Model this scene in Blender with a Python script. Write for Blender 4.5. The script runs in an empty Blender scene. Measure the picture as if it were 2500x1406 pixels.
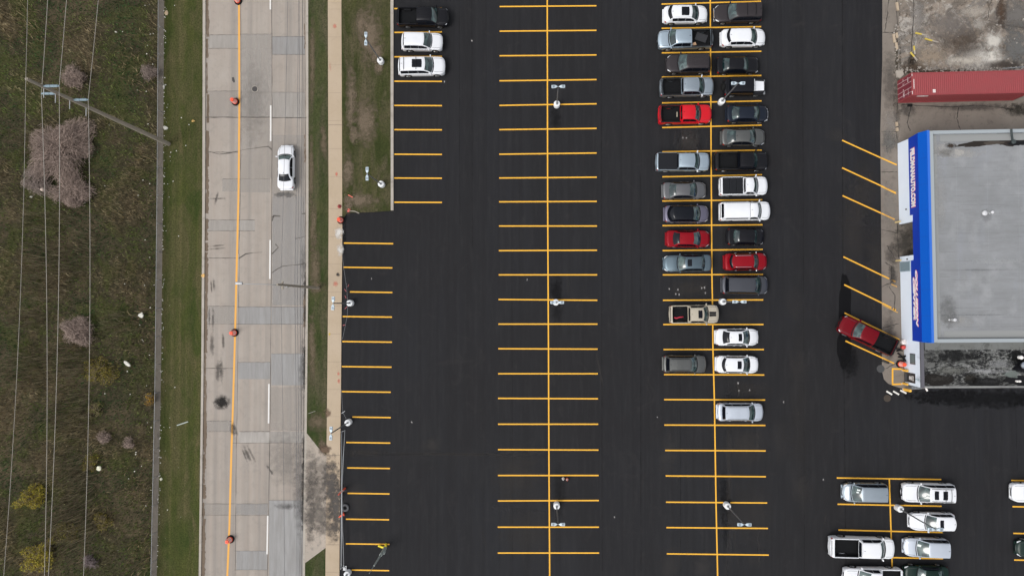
import bpy, math, random
import numpy as np
from mathutils import Vector, Matrix, noise
random.seed(7)
R = math.radians
scene = bpy.context.scene
COL = scene.collection

# ------------------------------------------------------------------ camera
W_PX, CX, CY, F_PX, CAM_H = 2500.0, 1250.0, 703.0, 1667.0, 76.0
NADIR = (1320.0, 735.0)
n_c = Vector(((NADIR[0]-CX)/F_PX, -(NADIR[1]-CY)/F_PX, -1)).normalized()
z_c = -n_c
x_c = (Vector((1, 0, 0)) - z_c*z_c.x).normalized()
y_c = z_c.cross(x_c)
M_CAM = Matrix((x_c, y_c, z_c))                # camera -> world rotation
cam_d = bpy.data.cameras.new('camera'); cam = bpy.data.objects.new('camera', cam_d); COL.objects.link(cam)
cam.matrix_world = Matrix.Translation((0, 0, CAM_H)) @ M_CAM.to_4x4()
cam_d.sensor_width = 36; cam_d.lens = 36*F_PX/W_PX; cam_d.clip_end = 6000; cam_d.clip_start = 0.5
scene.camera = cam

# ------------------------------------------------------------------ light
SUN_EL, SUN_AZ = 56, 238
world = bpy.data.worlds.new('World'); scene.world = world; world.use_nodes = True
nt = world.node_tree; nt.nodes.clear()
sky = nt.nodes.new('ShaderNodeTexSky'); sky.sky_type = 'NISHITA'; sky.sun_disc = False
sky.sun_elevation = R(SUN_EL); sky.sun_rotation = R(SUN_AZ); sky.dust_density = 3.0; sky.air_density = 1.0
hs = nt.nodes.new('ShaderNodeHueSaturation'); hs.inputs['Saturation'].default_value = 0.22
bg = nt.nodes.new('ShaderNodeBackground'); bg.inputs['Strength'].default_value = 0.15
wo = nt.nodes.new('ShaderNodeOutputWorld')
nt.links.new(sky.outputs[0], hs.inputs['Color']); nt.links.new(hs.outputs[0], bg.inputs['Color']); nt.links.new(bg.outputs[0], wo.inputs['Surface'])
sun_d = bpy.data.lights.new('sun', 'SUN'); sun_d.energy = 0.8; sun_d.angle = R(24); sun_d.color = (1, 0.97, 0.93)
sun = bpy.data.objects.new('sun', sun_d); COL.objects.link(sun)
sd = Vector((math.sin(R(SUN_AZ))*math.cos(R(SUN_EL)), math.cos(R(SUN_AZ))*math.cos(R(SUN_EL)), math.sin(R(SUN_EL))))
sun.rotation_euler = sd.to_track_quat('Z', 'Y').to_euler()
scene.view_settings.view_transform = 'Standard'; scene.view_settings.look = 'None'
scene.view_settings.gamma = 1; scene.view_settings.exposure = 0.55; scene.view_settings.use_curve_mapping = False
scene.render.engine = 'CYCLES'
scene.cycles.transparent_max_bounces = 24

# ------------------------------------------------------------------ helpers
def G(px, py, z=0.0):
    """point of the place at height z that the photograph shows at (px, py)"""
    d = M_CAM @ Vector(((px-CX)/F_PX, -(py-CY)/F_PX, -1))
    t = (z-CAM_H)/d.z
    return Vector((d.x*t, d.y*t, z))

def lerp_tab(tab, v):
    if v <= tab[0][0]:
        (a, b), (c, d) = tab[0], tab[1]
    elif v >= tab[-1][0]:
        (a, b), (c, d) = tab[-2], tab[-1]
        if v > c+400: v = c+400
    else:
        for (a, b), (c, d) in zip(tab, tab[1:]):
            if v <= c: break
    return b+(d-b)*(v-a)/(c-a)

class MB:
    def __init__(s): s.v = []; s.f = []; s.m = []; s.mi = 0
    def add(s, vs, fs):
        o = len(s.v); s.v += [tuple(p) for p in vs]
        for f in fs: s.f.append(tuple(i+o for i in f)); s.m.append(s.mi)
    def box(s, c, d, rz=0.0, M=None):
        cx, cy, cz = c; a, b, h = d[0]/2, d[1]/2, d[2]/2
        vs = [(x, y, z) for z in (-h, h) for x, y in ((-a, -b), (a, -b), (a, b), (-a, b))]
        ca, sa = math.cos(rz), math.sin(rz)
        vs = [Vector((cx+x*ca-y*sa, cy+x*sa+y*ca, cz+z)) for x, y, z in vs]
        if M is not None: vs = [M @ p for p in vs]
        s.add(vs, [(3, 2, 1, 0), (4, 5, 6, 7), (0, 1, 5, 4), (1, 2, 6, 5), (2, 3, 7, 6), (3, 0, 4, 7)])
    def bbox(s, c, d, r, rz=0.0):
        """box with chamfered top and corners"""
        a, b = d[0]/2, d[1]/2; z0, z1 = c[2]-d[2]/2, c[2]+d[2]/2
        def ring(a, b, z, r):
            pts = []
            for sx, sy, st in ((1, 1, 0), (-1, 1, 90), (-1, -1, 180), (1, -1, 270)):
                for k in range(4):
                    t = R(st+k*30); pts.append((sx*(a-r)+r*math.cos(t), sy*(b-r)+r*math.sin(t), z))
            return pts
        rings = [ring(a, b, z0, r), ring(a, b, z1-r*.6, r), ring(a-r*.3, b-r*.3, z1-r*.15, r), ring(a-r, b-r, z1, r*.3)]
        ca, sa = math.cos(rz), math.sin(rz)
        rings = [[(c[0]+x*ca-y*sa, c[1]+x*sa+y*ca, z) for x, y, z in rg] for rg in rings]
        s.loft(rings, cap=True)
    def loft(s, rings, cap=False, closed=True):
        n = len(rings[0]); vs = [p for r in rings for p in r]; fs = []
        for i in range(len(rings)-1):
            for j in range(n if closed else n-1):
                k = (j+1) % n; fs.append((i*n+j, i*n+k, (i+1)*n+k, (i+1)*n+j))
        if cap: fs.append(tuple(range(n-1, -1, -1))); fs.append(tuple((len(rings)-1)*n+j for j in range(n)))
        s.add(vs, fs)
    def grid(s, rows):
        n = len(rows[0]); vs = [p for r in rows for p in r]
        s.add(vs, [(i*n+j, i*n+j+1, (i+1)*n+j+1, (i+1)*n+j) for i in range(len(rows)-1) for j in range(n-1)])
    def poly(s, pts, z=None):
        vs = [(p[0], p[1], p[2] if z is None else z) for p in pts]
        a = sum(vs[i][0]*vs[(i+1) % len(vs)][1]-vs[(i+1) % len(vs)][0]*vs[i][1] for i in range(len(vs)))
        if a < 0: vs = vs[::-1]
        s.add(vs, [tuple(range(len(vs)))])
    def prism(s, pts, z0, z1):
        a = sum(pts[i][0]*pts[(i+1) % len(pts)][1]-pts[(i+1) % len(pts)][0]*pts[i][1] for i in range(len(pts)))
        if a < 0: pts = pts[::-1]
        s.loft([[(p[0], p[1], z0) for p in pts], [(p[0], p[1], z1) for p in pts]], cap=True)
    def tube(s, pts, r, n=8, r2=None, cap=True):
        pts = [Vector(p) for p in pts]; rings = []
        for i, p in enumerate(pts):
            d = (pts[min(i+1, len(pts)-1)]-pts[max(i-1, 0)]).normalized()
            u = d.cross(Vector((0, 0, 1)));
            if u.length < .05: u = d.cross(Vector((1, 0, 0)))
            u.normalize(); w = d.cross(u)
            rr = r if r2 is None else r+(r2-r)*i/(len(pts)-1)
            rings.append([p+(u*math.cos(2*math.pi*k/n)+w*math.sin(2*math.pi*k/n))*rr for k in range(n)])
        s.loft(rings, cap=cap)
    def lathe(s, c, prof, n=20):
        """prof: list of (radius, z)"""
        s.loft([[(c[0]+r*math.cos(2*math.pi*k/n), c[1]+r*math.sin(2*math.pi*k/n), c[2]+z) for k in range(n)] for r, z in prof], cap=True)
    def strip(s, pts, w, z, jit=0.0):
        """flat band along a polyline"""
        pts = [Vector((p[0], p[1], 0)) for p in pts]; L = []; Rr = []
        for i, p in enumerate(pts):
            d = (pts[min(i+1, len(pts)-1)]-pts[max(i-1, 0)]).normalized(); nrm = Vector((-d.y, d.x, 0))
            ww = w*(1+random.uniform(-jit, jit))/2
            L.append((p.x+nrm.x*ww, p.y+nrm.y*ww, z)); Rr.append((p.x-nrm.x*ww, p.y-nrm.y*ww, z))
        s.grid([Rr, L])
    def build(s, name, mats, parent=None, smooth=False, loc=None, angle=None):
        me = bpy.data.meshes.new(name); me.from_pydata(s.v, [], s.f)
        if not isinstance(mats, (list, tuple)): mats = [mats]
        for m in mats: me.materials.append(m)
        if len(mats) > 1:
            me.polygons.foreach_set('material_index', s.m)
        if smooth:
            me.polygons.foreach_set('use_smooth', [True]*len(s.f))
            if angle: me.set_sharp_from_angle(angle=R(angle))
        me.update()
        o = bpy.data.objects.new(name, me); COL.objects.link(o)
        if loc is not None: o.location = loc
        if parent is not None: o.parent = parent
        return o

def tag(o, label=None, cat=None, group=None, kind=None):
    if label: o['label'] = label
    if cat: o['category'] = cat
    if group: o['group'] = group
    if kind: o['kind'] = kind
    return o
def empty(name, loc, rz=0.0, label=None, cat=None, group=None):
    o = bpy.data.objects.new(name, None); COL.objects.link(o); o.empty_display_size = .3
    o.location = loc; o.rotation_euler = (0, 0, rz)
    return tag(o, label, cat, group)
def copy_tree(o, parent=None):
    c = o.copy(); COL.objects.link(c)
    if parent is not None: c.parent = parent
    for ch in list(o.children): copy_tree(ch, c)
    return c

# ------------------------------------------------------------------ materials
def srgb(r, g, b):
    return tuple(((c/255)/12.92 if c/255 <= .04045 else ((c/255+.055)/1.055)**2.4) for c in (r, g, b))
MATS = {}
def mat(name, col, rough=.6, metal=0.0, spec=.5, coat=0.0, emit=None, ior=None):
    if name in MATS: return MATS[name]
    m = bpy.data.materials.new(name); m.use_nodes = True; b = m.node_tree.nodes['Principled BSDF']
    b.inputs['Base Color'].default_value = (*col, 1); b.inputs['Roughness'].default_value = rough
    b.inputs['Metallic'].default_value = metal; b.inputs['Specular IOR Level'].default_value = spec
    b.inputs['Coat Weight'].default_value = coat; b.inputs['Coat Roughness'].default_value = .05
    if ior: b.inputs['IOR'].default_value = ior
    MATS[name] = m; return m

class NG:
    def __init__(s, name, rough=.85, spec=.3):
        s.m = bpy.data.materials.new(name); s.m.use_nodes = True; s.t = s.m.node_tree
        s.b = s.t.nodes['Principled BSDF']; s.b.inputs['Roughness'].default_value = rough
        s.b.inputs['Specular IOR Level'].default_value = spec
        s.tc = s.t.nodes.new('ShaderNodeTexCoord')
    def map(s, sc=(1, 1, 1), rot=0.0, loc=(0, 0, 0)):
        n = s.t.nodes.new('ShaderNodeMapping'); n.inputs['Scale'].default_value = sc; n.inputs['Rotation'].default_value = (0, 0, rot)
        n.inputs['Location'].default_value = loc
        s.t.links.new(s.tc.outputs['Object'], n.inputs[0]); return n.outputs[0]
    def noise(s, sc, det=4, rough=.55, vec=None, dist=0.0):
        n = s.t.nodes.new('ShaderNodeTexNoise'); n.inputs['Scale'].default_value = sc; n.inputs['Detail'].default_value = det
        n.inputs['Roughness'].default_value = rough; n.inputs['Distortion'].default_value = dist
        s.t.links.new(vec if vec is not None else s.tc.outputs['Object'], n.inputs['Vector']); return n.outputs[0]
    def vor(s, sc, vec=None, feature='F1'):
        n = s.t.nodes.new('ShaderNodeTexVoronoi'); n.inputs['Scale'].default_value = sc; n.feature = feature
        s.t.links.new(vec if vec is not None else s.tc.outputs['Object'], n.inputs['Vector']); return n.outputs
    def ramp(s, fac, stops, const=False):
        n = s.t.nodes.new('ShaderNodeValToRGB'); cr = n.color_ramp
        if const: cr.interpolation = 'CONSTANT'
        while len(cr.elements) < len(stops): cr.elements.new(.5)
        for e, (p, c) in zip(cr.elements, stops):
            e.position = p; e.color = (*c, 1) if isinstance(c, (tuple, list)) else (c, c, c, 1)
        s.t.links.new(fac, n.inputs[0]); return n.outputs[0]
    def mix(s, fac, a, b, blend='MIX'):
        n = s.t.nodes.new('ShaderNodeMix'); n.data_type = 'RGBA'; n.blend_type = blend
        for sock, val in ((n.inputs[0], fac), (n.inputs[6], a), (n.inputs[7], b)):
            if isinstance(val, (int, float)): sock.default_value = val
            elif isinstance(val, tuple): sock.default_value = (*val, 1)
            else: s.t.links.new(val, sock)
        return n.outputs[2]
    def math(s, op, a, b=0.0):
        n = s.t.nodes.new('ShaderNodeMath'); n.operation = op
        for sock, val in ((n.inputs[0], a), (n.inputs[1], b)):
            if isinstance(val, (int, float)): sock.default_value = val
            else: s.t.links.new(val, sock)
        return n.outputs[0]
    def out(s, col, bump=None, bd=.02, bs=.4, rough=None):
        s.t.links.new(col, s.b.inputs['Base Color'])
        if bump is not None:
            n = s.t.nodes.new('ShaderNodeBump'); n.inputs['Distance'].default_value = bd; n.inputs['Strength'].default_value = bs
            s.t.links.new(bump, n.inputs['Height']); s.t.links.new(n.outputs[0], s.b.inputs['Normal'])
        if rough is not None: s.t.links.new(rough, s.b.inputs['Roughness'])
        return s.m

def m_asphalt():
    g = NG('asphalt', .85, .25)
    lanes = g.noise(.30, 1, .5, g.map((1, .004, 1)))
    base = g.ramp(lanes, [(.3, (.0068, .0071, .0088)), (.44, (.0105, .0111, .0135)), (.495, (.0072, .0073, .0088)), (.505, (.0115, .0119, .0140)), (.58, (.0092, .0095, .0114)), (.7, (.0074, .0075, .0088))])
    big = g.noise(.045, 4, .6)
    c = g.mix(g.ramp(big, [(.35, 0.0), (.62, .7)]), base, (.0072, .0064, .0066))
    st = g.noise(1.1, 5, .65, g.map((2.2, .22, 1)))
    c = g.mix(g.ramp(st, [(.48, 0.0), (.72, .45)]), c, (.021, .020, .0205))
    scuff = g.noise(.35, 6, .7, None, 1.2); c = g.mix(g.ramp(scuff, [(.58, 0.0), (.76, .35)]), c, (.033, .029, .027))
    seam = g.noise(2.4, 1, .4, g.map((1, .002, 1), 0, (3, 0, 0))); c = g.mix(g.ramp(seam, [(.62, 0.0), (.65, .6), (.68, 0.0)]), c, (.0055, .0055, .006))
    fine = g.noise(16, 4, .8); c = g.mix(g.ramp(fine, [(.35, 0.0), (.8, .6)]), c, (.024, .024, .026))
    v = g.vor(4.5)[0]; c = g.mix(g.ramp(v, [(0.0, .8), (.05, 0.0)]), c, (.11, .105, .10))
    return g.out(c, fine, .01, .3)
def m_concrete(name, base, dark, light, tracks=False, stain=.35, warm=(.3, .26, .22)):
    g = NG(name, .88, .25)
    n1 = g.noise(.25, 5, .6, None, .3); c = g.mix(g.ramp(n1, [(.3, 0.0), (.7, 1.0)]), base, light)
    if tracks:
        t = g.noise(.9, 2, .5, g.map((1, .008, 1))); c = g.mix(g.ramp(t, [(.38, .6), (.55, 0.0)]), c, dark)
        t = g.noise(6, 4, .7, g.map((1, .05, 1))); c = g.mix(g.ramp(t, [(.42, 0.0), (.75, .38)]), c, light)
        t = g.noise(2.2, 3, .6, g.map((1, .07, 1), 0, (9, 3, 0))); c = g.mix(g.ramp(t, [(.45, 0.0), (.7, .35)]), c, warm)
    n2 = g.noise(1.3, 7, .7, None, .8); c = g.mix(g.ramp(n2, [(.52, 0.0), (.8, stain*1.4)]), c, dark)
    v = g.vor(2.3)[0]; c = g.mix(g.ramp(v, [(0.0, .8), (.04, .3), (.07, 0.0)]), c, dark)
    n3 = g.noise(18, 4, .8); c = g.mix(g.ramp(n3, [(.3, .18), (.7, 0.0)]), c, dark)
    return g.out(c, n3, .008, .25)
def m_grass(name, a, b, brown, bf=.5, streak=.03):
    g = NG(name, .95, .1)
    n1 = g.noise(.55, 6, .65, g.map((1, .45, 1)), .6); c = g.mix(g.ramp(n1, [(.35, 0.0), (.65, 1.0)]), a, b)
    n2 = g.noise(.42, 7, .7, g.map((1.3, .35, 1), 0, (5, 2, 0)), .8); c = g.mix(g.ramp(n2, [(.42, 0.0), (.60, bf)]), c, brown)
    n4 = g.noise(1.2, 3, .6, g.map((1, streak, 1))); c = g.mix(g.ramp(n4, [(.42, .35), (.6, 0.0)]), c, tuple(x*.62 for x in a))
    n3 = g.noise(6, 7, .85); c = g.mix(g.ramp(n3, [(.38, .8), (.56, 0.0)]), c, tuple(x*.38 for x in a))
    n5 = g.noise(14, 4, .8, g.map((1, 1, 1), 0, (4, 4, 0))); c = g.mix(g.ramp(n5, [(.55, 0.0), (.8, .5)]), c, tuple(x*1.9 for x in b))
    return g.out(c, n3, .05, .6)

M_ASPH = m_asphalt()
M_ROAD = m_concrete('road_concrete', (.295, .255, .216), (.19, .172, .155), (.345, .305, .265), True, .4, (.29, .235, .195))
M_WALK = m_concrete('sidewalk_concrete', (.375, .295, .205), (.27, .21, .15), (.42, .335, .245), False, .25)
M_YARD = m_concrete('yard_concrete', (.160, .136, .114), (.075, .064, .055), (.205, .178, .15), False, .55)
M_CURB = m_concrete('curb_concrete', (.34, .305, .26), (.16, .14, .12), (.40, .36, .31), False, .6)
M_LAWN = m_grass('lawn_grass', (.034, .044, .013), (.070, .070, .026), (.125, .098, .064), .8)
M_STRIP = m_grass('mown_grass', (.040, .056, .014), (.078, .080, .024), (.120, .094, .050), .75, .01)
M_VERGE = m_grass('verge_grass', (.032, .050, .014), (.080, .078, .034), (.115, .092, .062), .7)
def m_field():
    g = NG('field_soil', .95, .1)
    n1 = g.noise(.16, 7, .7, None, .5); c = g.ramp(n1, [(.3, (.030, .045, .014)), (.42, (.080, .078, .030)), (.5, (.060, .050, .030)), (.6, (.12, .09, .055)), (.72, (.034, .050, .018))])
    n3 = g.noise(5, 8, .85); c = g.mix(g.ramp(n3, [(.35, .8), (.65, 0.0)]), c, (.012, .013, .007))
    return g.out(c, n3, .1, .8)
M_FIELD = m_field()
def m_debris():
    g = NG('old_slab', .9, .2)
    n1 = g.noise(.20, 8, .7, None, 1.2)
    c = g.ramp(n1, [(.30, (.085, .070, .056)), (.42, (.165, .140, .118)), (.5, (.27, .222, .178)), (.56, (.15, .138, .126)), (.66, (.22, .185, .15)), (.8, (.075, .06, .046))])
    n2 = g.noise(.62, 10, .8, None, 1.2); c = g.mix(g.ramp(n2, [(.54, 0.0), (.58, .8)]), c, (.40, .37, .33))
    n4 = g.noise(.8, 10, .82, g.map((1, 1, 1), 0, (7, 7, 0)), 1.0); c = g.mix(g.ramp(n4, [(.54, 0.0), (.58, .85)]), c, (.058, .044, .032))
    n5 = g.noise(1.7, 10, .85, g.map((1, 1, 1), 0, (2, 17, 0)), .8); c = g.mix(g.ramp(n5, [(.56, 0.0), (.6, .7)]), c, (.10, .092, .084))
    n3 = g.noise(11, 5, .8); c = g.mix(g.ramp(n3, [(.32, .5), (.6, 0.0)]), c, (.07, .06, .05))
    return g.out(c, n3, .03, .5)
M_DEBRIS = m_debris()
def m_decal():
    m = bpy.data.materials.new('surface_stain'); m.use_nodes = True; t = m.node_tree; b = t.nodes['Principled BSDF']
    b.inputs['Roughness'].default_value = .85; b.inputs['Specular IOR Level'].default_value = .2
    tc = t.nodes.new('ShaderNodeTexCoord'); oi = t.nodes.new('ShaderNodeObjectInfo')
    t.links.new(oi.outputs['Color'], b.inputs['Base Color'])
    ln = t.nodes.new('ShaderNodeVectorMath'); ln.operation = 'LENGTH'; t.links.new(tc.outputs['Object'], ln.inputs[0])
    geo = t.nodes.new('ShaderNodeNewGeometry')
    nz = t.nodes.new('ShaderNodeTexNoise'); nz.inputs['Scale'].default_value = 1.6; nz.inputs['Detail'].default_value = 7; nz.inputs['Roughness'].default_value = .72
    t.links.new(geo.outputs['Position'], nz.inputs['Vector'])
    a = t.nodes.new('ShaderNodeMath'); a.operation = 'MULTIPLY_ADD'; a.inputs[1].default_value = 2.4; a.inputs[2].default_value = -.28
    t.links.new(nz.outputs[0], a.inputs[0])
    s = t.nodes.new('ShaderNodeMath'); s.operation = 'SUBTRACT'; t.links.new(a.outputs[0], s.inputs[0]); t.links.new(ln.outputs['Value'], s.inputs[1])
    mr = t.nodes.new('ShaderNodeMapRange'); mr.inputs[1].default_value = 0; mr.inputs[2].default_value = .75; mr.clamp = True
    t.links.new(s.outputs[0], mr.inputs[0])
    # never past the sheet's own rim
    rim = t.nodes.new('ShaderNodeMapRange'); rim.inputs[1].default_value = 1.0; rim.inputs[2].default_value = .8; rim.clamp = True
    t.links.new(ln.outputs['Value'], rim.inputs[0])
    mu = t.nodes.new('ShaderNodeMath'); mu.operation = 'MULTIPLY'; t.links.new(mr.outputs[0], mu.inputs[0]); t.links.new(rim.outputs[0], mu.inputs[1])
    mu2 = t.nodes.new('ShaderNodeMath'); mu2.operation = 'MULTIPLY'; t.links.new(mu.outputs[0], mu2.inputs[0]); t.links.new(oi.outputs['Alpha'], mu2.inputs[1])
    t.links.new(mu2.outputs[0], b.inputs['Alpha'])
    return m
M_DECAL = m_decal()
def m_patch():
    m = bpy.data.materials.new('repair_slab'); m.use_nodes = True; t = m.node_tree; b = t.nodes['Principled BSDF']
    b.inputs['Roughness'].default_value = .88; b.inputs['Specular IOR Level'].default_value = .2
    geo = t.nodes.new('ShaderNodeNewGeometry'); oi = t.nodes.new('ShaderNodeObjectInfo')
    mp = t.nodes.new('ShaderNodeMapping'); mp.inputs['Scale'].default_value = (1, .12, 1); t.links.new(geo.outputs['Position'], mp.inputs[0])
    nz = t.nodes.new('ShaderNodeTexNoise'); nz.inputs['Scale'].default_value = 2.2; nz.inputs['Detail'].default_value = 5; t.links.new(mp.outputs[0], nz.inputs['Vector'])
    mr = t.nodes.new('ShaderNodeMapRange'); mr.inputs[1].default_value = .3; mr.inputs[2].default_value = .7; mr.inputs[3].default_value = .7; mr.inputs[4].default_value = 1.05
    t.links.new(nz.outputs[0], mr.inputs[0])
    mu = t.nodes.new('ShaderNodeMath'); mu.operation = 'MULTIPLY'; mu.use_clamp = True; t.links.new(mr.outputs[0], mu.inputs[0]); t.links.new(oi.outputs['Alpha'], mu.inputs[1])
    t.links.new(oi.outputs['Color'], b.inputs['Base Color']); t.links.new(mu.outputs[0], b.inputs['Alpha'])
    return m
M_PATCH = m_patch()
def m_paint(name, col, wear=.5, to=(.03, .03, .03)):
    g = NG(name, .7, .3)
    n = g.noise(7, 6, .8); c = g.mix(g.ramp(n, [(.55, 0.0), (.75, wear)]), col, to)
    return g.out(c)
M_YEL = m_paint('stall_paint_yellow', (.72, .375, .035), .4, (.35, .19, .04))
M_YELR = m_paint('road_paint_yellow', (.66, .335, .07), .5, (.36, .26, .15))
M_WHT = m_paint('road_paint_white', (.62, .60, .57), .45, (.35, .33, .3))
M_JOINT = mat('joint_filler', (.075, .068, .06), .95)
M_CRACK = mat('crack_dirt', (.085, .075, .065), .95)
M_DIRT = m_concrete('gutter_dirt', (.12, .088, .062), (.06, .042, .03), (.17, .13, .095), False, .5)

g = NG('car_glass', .06, .8); g.b.inputs['IOR'].default_value = 1.5; geo_ = g.t.nodes.new('ShaderNodeNewGeometry')
n_ = g.noise(.9, 1, .4, geo_.outputs['Position'], 1.0); M_GLASS = g.out(g.ramp(n_, [(.38, (.006, .016, .017)), (.5, (.022, .044, .043)), (.62, (.06, .095, .09)), (.7, (.012, .026, .028))]))  # windscreen highlights and cabin tones painted into the glass colour by noise
M_GLASSD = mat('tinted_glass', (.004, .005, .008), .07, 0, .25)
M_BLK = mat('black_plastic', (.008, .008, .009), .6, 0, .2)
M_TYRE = mat('tyre_rubber', (.010, .010, .010), .85, 0, .15)
M_RIM = mat('alloy', (.42, .43, .44), .3, .9)
M_CHROME = mat('chrome', (.7, .7, .7), .15, 1)
M_HEAD = mat('headlamp_lens', (.68, .70, .72), .15, 0, .8)
M_TAIL = mat('tail_lamp_lens', (.35, .012, .015), .15, 0, .8)
M_GAP = mat('panel_gap_dark', (.03, .03, .032), .7)
M_GALV = mat('galvanised_steel', (.33, .34, .35), .5, .6)
M_LINER = mat('bed_liner', (.0075, .008, .009), .85, 0, .15)
M_PAPER = mat('paper_card', (.62, .66, .64), .6)

# ================================================================== GROUND
gm = MB(); gm.poly([(-2500, -2500), (2500, -2500), (2500, 2500), (-2500, 2500)], -.06)
g_ = gm.build('ground', M_FIELD); tag(g_, kind='structure')

Y0, Y1 = -560, 1960     # photo rows the place is continued to, above and below
FENCE = [(0, 401), (470, 398), (940, 393), (1406, 383)]
ROADL = [(0, 496), (470, 495), (940, 492), (1406, 486)]
ROADL2 = [(0, 507), (470, 506), (940, 502), (1406, 496)]
YELLOW = [(0, 583.5), (250, 584.5), (470, 582.5), (690, 577), (850, 573), (1000, 568.5), (1100, 565), (1290, 560), (1406, 555)]
JMID = [(0, 663.5), (290, 664.5), (600, 663), (850, 661), (1050, 659), (1300, 655), (1406, 653)]
JL = [(0, 589), (470, 589), (700, 583), (850, 581), (1000, 579), (1100, 577), (1300, 575), (1406, 574)]
ROADR = [(0, 753), (470, 754), (700, 753), (900, 751), (1100, 749), (1300, 746), (1406, 745)]
WALKL = [(0, 801), (300, 802), (500, 803), (700, 802), (900, 800), (1080, 798), (1300, 796), (1406, 795)]
WALKR = [(0, 834), (470, 836), (600, 836), (800, 834), (940, 833), (1100, 831), (1406, 829)]
def rows(n=40, a=Y0, b=Y1): return [a+(b-a)*i/n for i in range(n+1)]
def band(ta, tb, z, mb, a=Y0, b=Y1, n=40, da=0, db=0):
    A = []; B = []
    for y in rows(n, a, b):
        A.append((*G(lerp_tab(ta, y)+da, y).xy, z)); B.append((*G(lerp_tab(tb, y)+db, y).xy, z))
    mb.grid([A, B] if A[0][1] < A[-1][1] else [A[::-1], B[::-1]])
def slab(ta, tb, z0, z1, mb, a=Y0, b=Y1, n=40, da=0, db=0):
    A = []; B = []
    for y in rows(n, a, b):
        A.append(G(lerp_tab(ta, y)+da, y)); B.append(G(lerp_tab(tb, y)+db, y))
    mb.loft([[(p.x, p.y, z0), (p.x, p.y, z1), (q.x, q.y, z1), (q.x, q.y, z0)] for p, q in zip(A, B)], cap=True)

m = MB(); band(FENCE, ROADL, .02, m); s_ = m.build('grass_strip', M_STRIP); tag(s_, kind='structure')
m = MB(); band(ROADL2, ROADR, 0.0, m, da=-8, db=-3); road = m.build('road', M_ROAD); tag(road, kind='structure')
m = MB(); slab(ROADL, ROADL2, -.05, .10, m, db=-4.5); c_ = m.build('kerb', M_CURB); tag(c_, kind='structure')
m = MB(); slab(ROADR, ROADR, -.05, .10, m, da=-5, db=0); c_ = m.build('kerb', M_CURB); tag(c_, kind='structure')
m = MB(); band(ROADR, WALKL, .08, m); v_ = m.build('grass_verge', M_VERGE); tag(v_, kind='structure')
m = MB(); slab(WALKL, WALKR, -.05, .10, m); walk = m.build('sidewalk', M_WALK); tag(walk, kind='structure')
# lawn beside the lot, with its kerb
m = MB(); m.poly([G(830, Y0), G(956, Y0), G(956, 515), G(900, 519), G(848, 520), G(838, 535), G(834, 530)], .085)
lawn = m.build('lawn', M_LAWN); tag(lawn, kind='structure')
m = MB(); m.prism([G(953, Y0), G(961, Y0), G(961, 514), G(954.5, 514)], -.05, .12); c_ = m.build('kerb', M_CURB); tag(c_, kind='structure')
# parking lot
m = MB(); m.poly([G(824, Y1), G(829, 1406), G(833, 940), G(834, 545), G(845, 524), G(850, 519), G(900, 517), G(957, 513), G(957, Y0), G(3300, Y0), G(3300, Y1)], .0)
lot = m.build('parking_lot', M_ASPH); tag(lot, kind='structure')
# concrete yard on the right
yard_pts = [(2154, Y0), (2154, 150), (2152, 215), (2149, 320), (2150, 420), (2151, 560), (2153, 760), (2153, 905), (2158, 926), (2168, 936), (2182, 942), (2215, 952), (2300, 945), (3300, 945), (3300, Y0)]
m = MB(); m.poly([G(*p) for p in yard_pts], .008); yard = m.build('concrete_yard', M_YARD); tag(yard, kind='structure')
m = MB(); m.poly([G(*p) for p in [(2194, Y0), (2194, 175), (2330, 173), (2560, 171), (3200, 171), (3200, Y0)]], .05)
m.prism([G(*p) for p in [(2191, 60), (2195, 60), (2195, 172), (2191, 172)]], 0, .12)
deb = m.build('old_building_slab', M_DEBRIS); tag(deb, kind='structure')
# driveway apron
m = MB(); m.poly([G(*p) for p in [(749, 1056), (776, 1090), (783, 1098), (800, 1112), (798, 1334), (744, 1374)]], .088)
apron = m.build('driveway', m_concrete('apron_concrete', (.32, .28, .235), (.12, .11, .105), (.40, .34, .28), False, .8)); tag(apron, kind='structure')

# markings on the lot
m = MB(); LW = .145
def line(a, b, w=LW, z=.0045, mb=None): (mb or m).strip([G(*a), G(*b)], w, z)
for y in (-38, 22, 80, 139.5, 199, 258, 317, 377, 435, 494): line((962.5, y), (1079, y+(.5 if y > 180 else -1)))
for y, x0, x1 in ((594, 839, 960), (653, 838, 958), (713, 854, 958), (773, 836, 957), (834, 835, 957), (895, 834, 956), (956, 833, 954), (1018, 860, 954), (1080, 845, 953), (1142, 847, 952), (1204, 848, 951), (1267, 844, 950), (1327, 844, 951), (1391, 858, 950)):
    line((x0+.5, y-.5), (x1, y+1))
BY = [(-44, -46), (17, 15), (77, 75), (137, 135), (198, 195), (258, 254), (317, 314), (377, 374), (435, 433), (493, 492), (552, 552), (612, 611), (671, 671), (731, 733), (791, 791), (851, 852), (912, 912), (972, 973), (1035, 1035), (1097, 1098), (1160, 1160), (1222, 1221), (1286, 1286), (1349, 1349), (1414, 1414)]
BXL = [(0, 1220), (493, 1218.5), (731, 1217), (972, 1216), (1406, 1215)]; BXR = [(0, 1456), (493, 1457), (851, 1459), (973, 1460), (1221, 1462), (1406, 1463)]
for a, b in BY: line((lerp_tab(BXL, a), a), (lerp_tab(BXR, b), b))
BC = [(1336, Y0), (1336, 0), (1337, 492), (1339, 851), (1340, 1097), (1342, 1406), (1344, Y1)]
m.strip([G(*p) for p in BC], LW, .0085)
CL = [-50, 11, 70, 130, 189, 252, 312, 371, 432, 491, 551, 612, 671, 733, 792, 853, 914, 975, 1037, 1099, 1161, 1225, 1287, 1351, 1416]
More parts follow.
